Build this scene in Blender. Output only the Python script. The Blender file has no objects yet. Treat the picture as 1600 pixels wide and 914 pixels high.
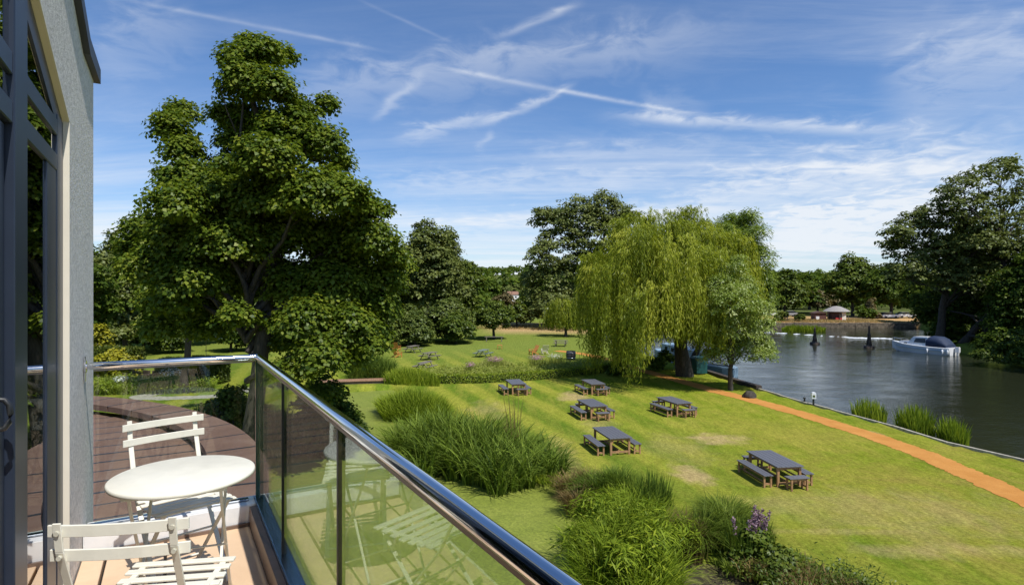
import bpy, bmesh, math, random
import numpy as np
from mathutils import Vector, Matrix
random.seed(7)
RNG = np.random.default_rng(11)
SC = bpy.context.scene
COL = SC.collection
# the photograph's lens: focal length 900 px of its 1600 px width, eye 7 m above the lawn
F, CX, CY, H = 900.0, 800.0, 455.0, 7.0
def gp(px, py, z=0.0):
    d = F * (H - z) / (py - CY)
    return Vector(((px - CX) / F * d, d, z))
def dp(px, py, d):
    return Vector(((px - CX) / F * d, d, H - (py - CY) / F * d))

# ------------------------------------------------------------------ materials
def nn(t, kind, **kw):
    n = t.nodes.new(kind)
    for k, v in kw.items():
        if k.startswith('i_'):
            n.inputs[k[2:].replace('_', ' ')].default_value = v
        else:
            setattr(n, k, v)
    return n
def new_mat(name):
    m = bpy.data.materials.new(name)
    m.use_nodes = True
    t = m.node_tree
    t.nodes.clear()
    out = nn(t, 'ShaderNodeOutputMaterial')
    return m, t, out
def ramp(t, src, stops):
    r = nn(t, 'ShaderNodeValToRGB')
    e = r.color_ramp.elements
    while len(e) < len(stops):
        e.new(0.5)
    for k, (p, c) in enumerate(stops):
        e[k].position = p
        e[k].color = (*c, 1)
    t.links.new(src, r.inputs['Fac'])
    return r.outputs['Color']
def noise(t, vec, scale, detail=4, rough=0.55, dist=0.0):
    n = nn(t, 'ShaderNodeTexNoise')
    n.inputs['Scale'].default_value = scale
    n.inputs['Detail'].default_value = detail
    n.inputs['Roughness'].default_value = rough
    n.inputs['Distortion'].default_value = dist
    if vec is not None:
        t.links.new(vec, n.inputs['Vector'])
    return n.outputs['Fac']
def mathn(t, op, a, b=None, c=None, clamp=False):
    n = nn(t, 'ShaderNodeMath', operation=op, use_clamp=clamp)
    for k, v in enumerate((a, b, c)):
        if v is None:
            continue
        if isinstance(v, (int, float)):
            n.inputs[k].default_value = v
        else:
            t.links.new(v, n.inputs[k])
    return n.outputs[0]
def mixc(t, fac, a, b, mode='MIX'):
    n = nn(t, 'ShaderNodeMix', data_type='RGBA', blend_type=mode)
    for key, v in ((0, fac), (6, a), (7, b)):
        if isinstance(v, (int, float)):
            n.inputs[key].default_value = v
        elif isinstance(v, tuple):
            n.inputs[key].default_value = (*v, 1)
        else:
            t.links.new(v, n.inputs[key])
    return n.outputs[2]
def simple(name, col, rough=0.5, var=0.12, scale=6.0, bump=0.0, bscale=40.0, metal=0.0, spec=0.5, stretch=None, coord='Object'):
    m, t, out = new_mat(name)
    p = nn(t, 'ShaderNodeBsdfPrincipled')
    tc = nn(t, 'ShaderNodeTexCoord').outputs[coord]
    if stretch:
        mp = nn(t, 'ShaderNodeMapping')
        mp.inputs['Scale'].default_value = stretch
        t.links.new(tc, mp.inputs['Vector'])
        tc = mp.outputs['Vector']
    f = noise(t, tc, scale, 5, 0.6)
    lo = tuple(max(0, c * (1 - var * 1.6)) for c in col)
    hi = tuple(min(1, c * (1 + var * 1.6)) for c in col)
    t.links.new(ramp(t, f, [(0.3, lo), (0.7, hi)]), p.inputs['Base Color'])
    p.inputs['Roughness'].default_value = rough
    p.inputs['Metallic'].default_value = metal
    p.inputs['Specular IOR Level'].default_value = spec
    if bump:
        b = nn(t, 'ShaderNodeBump')
        b.inputs['Strength'].default_value = bump
        b.inputs['Distance'].default_value = 0.02
        t.links.new(noise(t, tc, bscale, 6, 0.7), b.inputs['Height'])
        t.links.new(b.outputs[0], p.inputs['Normal'])
    t.links.new(p.outputs[0], out.inputs['Surface'])
    return m
def leaf_mat(name, dark, mid, light, trans=0.3, gloss=0.05, rough=0.45):
    m, t, out = new_mat(name)
    a = nn(t, 'ShaderNodeAttribute', attribute_name='tint')
    col = ramp(t, a.outputs['Fac'], [(0.0, dark), (0.5, mid), (1.0, light)])
    d = nn(t, 'ShaderNodeBsdfDiffuse')
    tr = nn(t, 'ShaderNodeBsdfTranslucent')
    g = nn(t, 'ShaderNodeBsdfGlossy')
    g.inputs['Roughness'].default_value = rough
    g.inputs['Color'].default_value = (0.9, 0.95, 0.9, 1)
    t.links.new(col, d.inputs['Color'])
    t.links.new(mixc(t, 0.5, col, (1.0, 1.0, 0.25), 'MULTIPLY'), tr.inputs['Color'])
    m1 = nn(t, 'ShaderNodeMixShader'); m1.inputs[0].default_value = trans
    t.links.new(d.outputs[0], m1.inputs[1]); t.links.new(tr.outputs[0], m1.inputs[2])
    m2 = nn(t, 'ShaderNodeMixShader'); m2.inputs[0].default_value = gloss
    t.links.new(m1.outputs[0], m2.inputs[1]); t.links.new(g.outputs[0], m2.inputs[2])
    t.links.new(m2.outputs[0], out.inputs['Surface'])
    return m
def glass_mat(name, tint, ior=1.5, gtint=(1, 1, 1), boost=0.0):
    m, t, out = new_mat(name)
    tr = nn(t, 'ShaderNodeBsdfTransparent'); tr.inputs['Color'].default_value = (*tint, 1)
    g = nn(t, 'ShaderNodeBsdfGlossy'); g.inputs['Roughness'].default_value = 0.0
    g.inputs['Color'].default_value = (*gtint, 1)
    fr = nn(t, 'ShaderNodeFresnel'); fr.inputs['IOR'].default_value = ior
    mx = nn(t, 'ShaderNodeMixShader')
    bf = nn(t, 'ShaderNodeNewGeometry').outputs['Backfacing']
    fac = mathn(t, 'MULTIPLY', mathn(t, 'MULTIPLY', fr.outputs[0], 1.5), mathn(t, 'SUBTRACT', 1.0, bf))
    t.links.new(mathn(t, 'MINIMUM', fac, 1.0), mx.inputs[0])
    t.links.new(tr.outputs[0], mx.inputs[1]); t.links.new(g.outputs[0], mx.inputs[2])
    t.links.new(mx.outputs[0], out.inputs['Surface'])
    return m

M = {}
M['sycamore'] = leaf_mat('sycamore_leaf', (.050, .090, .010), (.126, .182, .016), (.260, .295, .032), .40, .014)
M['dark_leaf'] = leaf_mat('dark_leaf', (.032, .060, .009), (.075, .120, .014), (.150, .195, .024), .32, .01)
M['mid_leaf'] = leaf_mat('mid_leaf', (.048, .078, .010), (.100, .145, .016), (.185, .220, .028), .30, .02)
M['grey_leaf'] = leaf_mat('grey_leaf', (.070, .092, .022), (.145, .178, .040), (.245, .272, .080), .34, .02)
M['willow'] = leaf_mat('willow_leaf', (.115, .155, .012), (.260, .315, .022), (.440, .460, .050), .42, .012)
M['silver'] = leaf_mat('silver_leaf', (.115, .175, .020), (.260, .345, .042), (.480, .530, .200), .40, .03)
M['apple'] = leaf_mat('orchard_leaf', (.052, .082, .016), (.110, .150, .026), (.200, .235, .050), .30, .02)
M['conifer'] = leaf_mat('conifer_leaf', (.052, .078, .018), (.115, .145, .032), (.200, .225, .055), .26, .015)
M['gold'] = leaf_mat('golden_leaf', (.140, .150, .012), (.300, .290, .018), (.480, .430, .030), .32, .02)
M['yew'] = leaf_mat('yew_leaf', (.040, .058, .010), (.082, .110, .014), (.150, .170, .024), .2, .015)
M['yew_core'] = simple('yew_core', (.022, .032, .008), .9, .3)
M['bronze'] = leaf_mat('bronze_leaf', (.090, .075, .028), (.165, .135, .055), (.230, .190, .085), .25, .015)
M['hedge'] = leaf_mat('box_hedge_leaf', (.090, .145, .012), (.200, .280, .022), (.320, .370, .040), .32, .015)
M['reed'] = leaf_mat('reed_blade', (.055, .100, .016), (.140, .205, .028), (.290, .385, .055), .38, .005, .5)
M['reed_dark'] = leaf_mat('sedge_blade', (.055, .095, .014), (.135, .190, .024), (.265, .330, .050), .38, .005, .5)
M['reed_bright'] = leaf_mat('iris_blade', (.105, .165, .014), (.225, .305, .026), (.380, .440, .040), .38, .005)
M['straw'] = leaf_mat('dry_blade', (.150, .105, .042), (.290, .205, .080), (.430, .340, .150), .28, .01)
M['border'] = leaf_mat('border_blade', (.170, .220, .034), (.310, .360, .060), (.470, .480, .160), .40, .012)
M['pink'] = leaf_mat('pink_petal', (.300, .130, .200), (.470, .240, .340), (.640, .420, .500), .30, .03)
M['purple'] = leaf_mat('purple_petal', (.170, .090, .140), (.290, .170, .235), (.410, .285, .340), .30, .03)
M['white_flower'] = leaf_mat('white_petal', (.600, .600, .520), (.750, .750, .700), (.850, .850, .820), .25, .03)
M['bark'] = simple('bark', (.050, .042, .033), .9, .4, 5, .7, 14, stretch=(3, 3, .6))
M['bark_pale'] = simple('pale_bark', (.16, .135, .10), .9, .35, 5, .6, 14, stretch=(3, 3, .6))
M['cream'] = simple('cream_paint', (.78, .76, .66), .38, .04, 9, .05, 60)
M['cream_bolt'] = simple('cream_bolt', (.55, .53, .44), .35, .06)
M['chrome'] = simple('polished_steel', (.72, .72, .73), .07, .03, 3, metal=1.0)
M['steel'] = simple('brushed_steel', (.36, .39, .43), .22, .08, 8, metal=1.0)
M['bronze_trim'] = simple('brown_trim', (.16, .11, .085), .4, .12, 10)
M['gasket'] = simple('black_gasket', (.012, .012, .013), .5, .1)
M['glazing_strip'] = simple('glazing_strip', (.40, .33, .29), .4, .1)
M['alu'] = simple('slate_blue_frame', (.020, .029, .050), .35, .06, 5)
M['roof_dark'] = simple('dark_verge_metal', (.030, .035, .045), .45, .1, 6)
M['white_kerb'] = simple('white_kerb', (.72, .73, .74), .5, .05, 6)
M['room'] = simple('room_wall', (.16, .15, .14), .8, .05)
M['room_floor'] = simple('room_floor', (.10, .08, .065), .5, .1)
M['curtain'] = simple('curtain', (.05, .045, .05), .9, .1)
M['table_top'] = simple('charcoal_top', (.115, .118, .135), .55, .14, 12, .25, 30, stretch=(6, 1, 1))
M['teak'] = simple('teak', (.36, .20, .095), .65, .22, 10, .2, 30)
M['old_wood'] = simple('weathered_wood', (.17, .15, .115), .8, .25, 10, .3, 30)
M['green_wood'] = simple('green_weathered_wood', (.16, .20, .17), .8, .2, 10, .3, 30)
M['orange_wood'] = simple('orange_wood', (.48, .21, .05), .55, .15, 10)
M['rust_timber'] = simple('rusty_timber', (.30, .17, .10), .8, .2, 6)
M['dark_timber'] = simple('dark_timber', (.060, .045, .035), .85, .3, 6, .4, 20)
M['stone_edge'] = simple('edging_stone', (.36, .33, .26), .85, .25, 5, .4, 20)
M['bank_wall'] = simple('bank_masonry', (.13, .105, .075), .9, .45, 2.5, .8, 6)
M['dark_plastic'] = simple('dark_plastic', (.02, .022, .024), .45, .1)
M['bin_green'] = simple('bin_green', (.012, .075, .070), .45, .1)
M['white_gel'] = simple('white_gelcoat', (.78, .80, .82), .25, .03)
M['hull_blue'] = simple('pale_blue_hull', (.42, .52, .62), .3, .05)
M['canvas_blue'] = simple('navy_canvas', (.014, .030, .075), .75, .15, 8, .2, 30)
M['dark_glass'] = simple('dark_window', (.02, .025, .03), .08, .05)
M['narrow_blue'] = simple('narrowboat_blue', (.22, .33, .42), .35, .08)
M['tarp'] = simple('pale_tarp', (.60, .66, .74), .7, .08, 5)
M['red'] = simple('red_canvas', (.45, .03, .03), .7, .1)
M['white_cloth'] = simple('cream_canvas', (.75, .70, .60), .8, .05)
M['slate_dark'] = simple('dark_slat', (.045, .042, .045), .6, .15)
M['brown_rattan'] = simple('brown_rattan', (.075, .045, .035), .7, .2)
M['thatch'] = simple('grey_shingle', (.30, .28, .26), .9, .2, 8, .4, 20)
M['hut_red'] = simple('hut_red', (.11, .045, .035), .7, .15)
M['hut_brown'] = simple('hut_brown', (.085, .045, .035), .8, .2)
M['house_white'] = simple('white_render', (.80, .79, .75), .8, .04)
M['tile_red'] = simple('clay_tile', (.24, .13, .085), .85, .2)
M['car_white'] = simple('white_car_paint', (.75, .76, .77), .2, .02)
M['car_silver'] = simple('silver_car_paint', (.45, .47, .50), .25, .03, metal=.4)
M['tyre'] = simple('tyre_rubber', (.02, .02, .02), .8, .1)
M['foam'] = simple('white_foam', (.75, .80, .82), .7, .1, 8)
M['teal'] = simple('teal_canvas', (.04, .25, .22), .7, .1)

# balcony glass and window panes
M['glass'] = glass_mat('clear_glass', (.895, .93, .905), 1.52)
M['pane'] = glass_mat('dim_room_pane', (.42, .46, .50), 1.6)  # dark tint stands in for the dimness of the room behind
M['glass_edge'] = simple('green_glass_edge', (.03, .07, .055), .1, .1)

def plaster():
    m, t, out = new_mat('roughcast_plaster')
    p = nn(t, 'ShaderNodeBsdfPrincipled')
    tc = nn(t, 'ShaderNodeTexCoord').outputs['Object']
    f = noise(t, tc, 55, 5, .7)
    f2 = noise(t, tc, 1.3, 4, .5)
    c = ramp(t, f2, [(.3, (.78, .745, .70)), (.7, (.83, .80, .75))])
    stipple_shade = ramp(t, noise(t, tc, 42, 3, .7), [(.40, (.55, .55, .55)), (.60, (1, 1, 1))])  # pebble specks that also put the grazing-light stipple into the colour
    c = mixc(t, .6, c, stipple_shade, 'MULTIPLY')
    t.links.new(c, p.inputs['Base Color'])
    p.inputs['Roughness'].default_value = .9
    b = nn(t, 'ShaderNodeBump'); b.inputs['Strength'].default_value = .7; b.inputs['Distance'].default_value = .02
    t.links.new(f, b.inputs['Height']); t.links.new(b.outputs[0], p.inputs['Normal'])
    t.links.new(p.outputs[0], out.inputs['Surface'])
    return m
M['plaster'] = plaster()
M['smooth_plaster'] = simple('smooth_plaster', (.72, .67, .56), .8, .03, 4)

def copper_roof():
    m, t, out = new_mat('brown_boarded_roof')
    p = nn(t, 'ShaderNodeBsdfPrincipled')
    tc = nn(t, 'ShaderNodeTexCoord').outputs['Object']
    f = noise(t, tc, 1.1, 6, .65, .6)
    f2 = noise(t, tc, 9, 6, .7)
    c = ramp(t, f, [(.25, (.155, .080, .053)), (.5, (.210, .115, .078)), (.75, (.27, .165, .120))])
    c = mixc(t, mathn(t, 'MULTIPLY', f2, .5), c, (.10, .062, .05))
    t.links.new(c, p.inputs['Base Color'])
    t.links.new(ramp(t, f2, [(.3, (.62,) * 3), (.7, (.8,) * 3)]), p.inputs['Roughness'])
    b = nn(t, 'ShaderNodeBump'); b.inputs['Strength'].default_value = .25; b.inputs['Distance'].default_value = .02
    t.links.new(f2, b.inputs['Height']); t.links.new(b.outputs[0], p.inputs['Normal'])
    t.links.new(p.outputs[0], out.inputs['Surface'])
    return m
M['copper'] = copper_roof()

def floor_plank():
    m, t, out = new_mat('pale_plank')
    p = nn(t, 'ShaderNodeBsdfPrincipled')
    tc = nn(t, 'ShaderNodeTexCoord').outputs['Object']
    f = noise(t, tc, 3, 6, .65, .4)
    f2 = noise(t, tc, 60, 3, .6)
    c = ramp(t, f, [(.3, (.66, .46, .29)), (.7, (.78, .57, .38))])
    c = mixc(t, mathn(t, 'MULTIPLY', f2, .25), c, (.52, .37, .25))
    t.links.new(c, p.inputs['Base Color'])
    p.inputs['Roughness'].default_value = .6
    t.links.new(p.outputs[0], out.inputs['Surface'])
    return m
M['plank'] = floor_plank()

def gravel_path():
    m, t, out = new_mat('orange_gravel')
    p = nn(t, 'ShaderNodeBsdfPrincipled')
    tc = nn(t, 'ShaderNodeTexCoord').outputs['Object']
    f = noise(t, tc, .9, 5, .6); f2 = noise(t, tc, 28, 5, .75)
    c = ramp(t, f, [(.3, (.50, .220, .050)), (.7, (.66, .325, .088))])
    c = mixc(t, mathn(t, 'MULTIPLY', mathn(t, 'SUBTRACT', f2, .3, clamp=True), 1.5, clamp=True), c, (.33, .15, .055))
    t.links.new(c, p.inputs['Base Color'])
    p.inputs['Roughness'].default_value = .95
    p.inputs['Specular IOR Level'].default_value = 0
    b = nn(t, 'ShaderNodeBump'); b.inputs['Strength'].default_value = .6; b.inputs['Distance'].default_value = .03
    t.links.new(f2, b.inputs['Height']); t.links.new(b.outputs[0], p.inputs['Normal'])
    t.links.new(p.outputs[0], out.inputs['Surface'])
    return m
M['path'] = gravel_path()

PATCHES = [  # dry patches worn into the lawn: x, y, rx, ry, strength
    (gp(1122, 685), 1.5, 1.3, .85), (gp(1080, 742), .9, 1.5, .8), (gp(1060, 700), 1.6, 3.0, .25),
    (gp(895, 620), 1.2, 2.2, .75), (gp(1365, 678), .5, .9, .8), (gp(880, 715), .8, 4.0, .4), (gp(1240, 790), 3.5, 1.2, .3),
    (gp(1400, 800), 5, 2.5, .32), (gp(760, 640), 1.5, 3.5, .35), (gp(700, 582), 3.0, .9, .55), (gp(940, 665), 1.2, 3, .3),
    (gp(1480, 860), 2.6, .6, .45), (gp(1330, 830), 3.0, .35, .45)]
def lawn():
    m, t, out = new_mat('mown_lawn')
    p = nn(t, 'ShaderNodeBsdfPrincipled')
    pos = nn(t, 'ShaderNodeNewGeometry').outputs['Position']
    sx = nn(t, 'ShaderNodeSeparateXYZ'); t.links.new(pos, sx.inputs[0])
    x, y = sx.outputs[0], sx.outputs[1]
    big = noise(t, pos, .11, 5, .6, .3)
    mid = noise(t, pos, .75, 6, .65, .5)
    fine = noise(t, pos, 9, 5, .75)
    vf = noise(t, pos, 38, 4, .8)
    mp = nn(t, 'ShaderNodeMapping'); mp.inputs['Scale'].default_value = (1.3, .16, 1); mp.inputs['Rotation'].default_value = (0, 0, .12)
    t.links.new(pos, mp.inputs['Vector'])
    streak = noise(t, mp.outputs[0], 1.0, 4, .6, .2)
    mp2 = nn(t, 'ShaderNodeMapping'); mp2.inputs['Scale'].default_value = (2.2, .8, 1); mp2.inputs['Rotation'].default_value = (0, 0, -.5)
    t.links.new(pos, mp2.inputs['Vector'])
    c = ramp(t, mid, [(.30, (.095, .170, .008)), (.5, (.180, .245, .012)), (.70, (.300, .315, .028))])
    c2 = ramp(t, big, [(.32, (.10, .190, .008)), (.5, (.185, .250, .014)), (.68, (.32, .31, .035))])
    c = mixc(t, .5, c, c2)
    # mowing stripes run nearly along the garden
    s = mathn(t, 'ADD', x, mathn(t, 'MULTIPLY', y, .35))
    s = mathn(t, 'ADD', s, mathn(t, 'MULTIPLY', mid, .45))
    s = mathn(t, 'SINE', mathn(t, 'MULTIPLY', s, 2.5))
    s = mathn(t, 'MULTIPLY', s, 1.6)
    s = mathn(t, 'MULTIPLY_ADD', s, .5, .5, clamp=True)
    sfade = mathn(t, 'MULTIPLY_ADD', mathn(t, 'SUBTRACT', 11, x), .12, .15, clamp=True)
    sfade = mathn(t, 'MULTIPLY', sfade, mathn(t, 'MULTIPLY_ADD', big, 1.6, .1, clamp=True))
    c = mixc(t, mathn(t, 'MULTIPLY', mathn(t, 'MULTIPLY', mathn(t, 'SUBTRACT', 1.0, s), sfade), .5), c, (.32, .345, .035))
    c = mixc(t, mathn(t, 'MULTIPLY', mathn(t, 'MULTIPLY', s, sfade), .8), c, (.092, .172, .012))
    c = mixc(t, mathn(t, 'MULTIPLY', mathn(t, 'SMOOTHSTEP' if False else 'SUBTRACT', streak, .42, clamp=True), 1.6, clamp=True), c, (.33, .33, .035))
    wb = mathn(t, 'MULTIPLY', mathn(t, 'MULTIPLY', mathn(t, 'SUBTRACT', x, 4), .1, clamp=True), mathn(t, 'MULTIPLY', mathn(t, 'SUBTRACT', 34, y), .08, clamp=True))
    wb = mathn(t, 'MULTIPLY', wb, mathn(t, 'MULTIPLY', mathn(t, 'SUBTRACT', noise(t, pos, .45, 6, .7, .8), .40, clamp=True), 3.2, clamp=True))
    c = mixc(t, mathn(t, 'MULTIPLY', wb, .75), c, (.27, .225, .034))
    c = mixc(t, mathn(t, 'MULTIPLY', mathn(t, 'SUBTRACT', y, 46), .04, clamp=True), c, mixc(t, mid, (.115, .195, .018), (.215, .255, .032)))
    # dry worn patches
    acc = None
    for (q, rx, ry, st) in PATCHES:
        dx = mathn(t, 'DIVIDE', mathn(t, 'SUBTRACT', x, q.x), rx)
        dy = mathn(t, 'DIVIDE', mathn(t, 'SUBTRACT', y, q.y), ry)
        r2 = mathn(t, 'ADD', mathn(t, 'MULTIPLY', dx, dx), mathn(t, 'MULTIPLY', dy, dy))
        r2 = mathn(t, 'ADD', r2, mathn(t, 'MULTIPLY_ADD', mid, 3.4, -1.7))
        v = mathn(t, 'MULTIPLY', mathn(t, 'SUBTRACT', 1.0, r2, clamp=True), st * 1.25, clamp=True)
        acc = v if acc is None else mathn(t, 'MAXIMUM', acc, v)
    c = mixc(t, mathn(t, 'MULTIPLY', acc, .68), c, (.47, .36, .11))
    # the far meadow beyond the garden is dry and golden
    mx = mathn(t, 'MULTIPLY', mathn(t, 'SUBTRACT', y, 90), .15, clamp=True)
    mx = mathn(t, 'MULTIPLY', mx, mathn(t, 'MULTIPLY', mathn(t, 'SUBTRACT', 128, y), .12, clamp=True))
    mx = mathn(t, 'MULTIPLY', mx, mathn(t, 'MULTIPLY', mathn(t, 'SUBTRACT', 12, mathn(t, 'ABSOLUTE', mathn(t, 'SUBTRACT', x, 6))), .2, clamp=True))
    bk = mathn(t, 'MULTIPLY', mathn(t, 'MULTIPLY', mathn(t, 'SUBTRACT', y, 117), .5, clamp=True), mathn(t, 'MULTIPLY', mathn(t, 'SUBTRACT', x, 27), .3, clamp=True))
    c = mixc(t, bk, c, (.46, .32, .085))
    c = mixc(t, mathn(t, 'MULTIPLY', mathn(t, 'SUBTRACT', y, 140), .05, clamp=True), c, (.09, .12, .022))
    mx = mathn(t, 'MULTIPLY', mx, mathn(t, 'MULTIPLY_ADD', big, .6, .6), clamp=True)
    c = mixc(t, mx, c, (.42, .31, .09))
    g = mathn(t, 'MULTIPLY_ADD', fine, 2.6, -.30, clamp=False)
    g = mathn(t, 'MULTIPLY', g, mathn(t, 'MULTIPLY_ADD', vf, 1.8, .10))
    g = mathn(t, 'MULTIPLY', g, mathn(t, 'MULTIPLY_ADD', noise(t, mp2.outputs[0], 2.0, 5, .7, .4), 1.5, .25))
    gc = nn(t, 'ShaderNodeCombineColor')
    for k in range(3):
        t.links.new(g, gc.inputs[k])
    c = mixc(t, .75, c, gc.outputs[0], 'MULTIPLY')
    c = mixc(t, 1.0, c, (1.04, .945, 1.6), 'MULTIPLY')
    t.links.new(c, p.inputs['Base Color'])
    p.inputs['Roughness'].default_value = .9
    p.inputs['Specular IOR Level'].default_value = .0
    b = nn(t, 'ShaderNodeBump'); b.inputs['Strength'].default_value = .7; b.inputs['Distance'].default_value = .05
    t.links.new(mathn(t, 'ADD', vf, fine), b.inputs['Height']); t.links.new(b.outputs[0], p.inputs['Normal'])
    t.links.new(p.outputs[0], out.inputs['Surface'])
    return m
M['lawn'] = lawn()

def duckweed():
    m, t, out = new_mat('duckweed')
    p = nn(t, 'ShaderNodeBsdfPrincipled')
    pos = nn(t, 'ShaderNodeNewGeometry').outputs['Position']
    f = noise(t, pos, .5, 6, .65, .7); f2 = noise(t, pos, 14, 6, .8); f3 = noise(t, pos, 3, 5, .65)
    c = ramp(t, f, [(.3, (.205, .255, .032)), (.55, (.275, .315, .048)), (.75, (.34, .355, .075))])
    c = mixc(t, mathn(t, 'MULTIPLY', mathn(t, 'SUBTRACT', f3, .52, clamp=True), 3.0, clamp=True), c, (.135, .165, .03))
    c = mixc(t, mathn(t, 'MULTIPLY', mathn(t, 'SUBTRACT', f2, .36, clamp=True), 3.2, clamp=True), c, (.10, .125, .02))
    t.links.new(c, p.inputs['Base Color'])
    p.inputs['Roughness'].default_value = .75
    p.inputs['Specular IOR Level'].default_value = .25
    b = nn(t, 'ShaderNodeBump'); b.inputs['Strength'].default_value = .3; b.inputs['Distance'].default_value = .02
    t.links.new(f2, b.inputs['Height']); t.links.new(b.outputs[0], p.inputs['Normal'])
    t.links.new(p.outputs[0], out.inputs['Surface'])
    return m
M['duckweed'] = duckweed()
def mudmat():
    m, t, out = new_mat('wet_mud')
    p = nn(t, 'ShaderNodeBsdfPrincipled')
    pos = nn(t, 'ShaderNodeNewGeometry').outputs['Position']
    f = noise(t, pos, 3.2, 7, .75, 1.2)
    c = ramp(t, f, [(.36, (.018, .013, .008)), (.5, (.055, .045, .02)), (.58, (.16, .17, .035)), (.75, (.24, .26, .05))])
    t.links.new(c, p.inputs['Base Color'])
    p.inputs['Roughness'].default_value = .7
    b = nn(t, 'ShaderNodeBump'); b.inputs['Strength'].default_value = .8; b.inputs['Distance'].default_value = .08
    t.links.new(f, b.inputs['Height']); t.links.new(b.outputs[0], p.inputs['Normal'])
    t.links.new(p.outputs[0], out.inputs['Surface'])
    return m
M['mud'] = mudmat()
def river_mat():
    m, t, out = new_mat('river_water')
    p = nn(t, 'ShaderNodeBsdfPrincipled')
    pos = nn(t, 'ShaderNodeNewGeometry').outputs['Position']
    mp = nn(t, 'ShaderNodeMapping'); mp.inputs['Scale'].default_value = (1.0, 1.7, 1)
    t.links.new(pos, mp.inputs['Vector'])
    f = noise(t, mp.outputs[0], 2.2, 5, .6, .3); f2 = noise(t, mp.outputs[0], .35, 3, .5)
    p.inputs['Base Color'].default_value = (.022, .026, .014, 1)
    p.inputs['Roughness'].default_value = .06
    p.inputs['IOR'].default_value = 1.33
    b = nn(t, 'ShaderNodeBump'); b.inputs['Strength'].default_value = .42; b.inputs['Distance'].default_value = .10
    t.links.new(mathn(t, 'MULTIPLY', f, mathn(t, 'MULTIPLY_ADD', f2, 1.6, -.25, clamp=True)), b.inputs['Height'])
    t.links.new(b.outputs[0], p.inputs['Normal'])
    t.links.new(p.outputs[0], out.inputs['Surface'])
    return m
M['river'] = river_mat()

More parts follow.
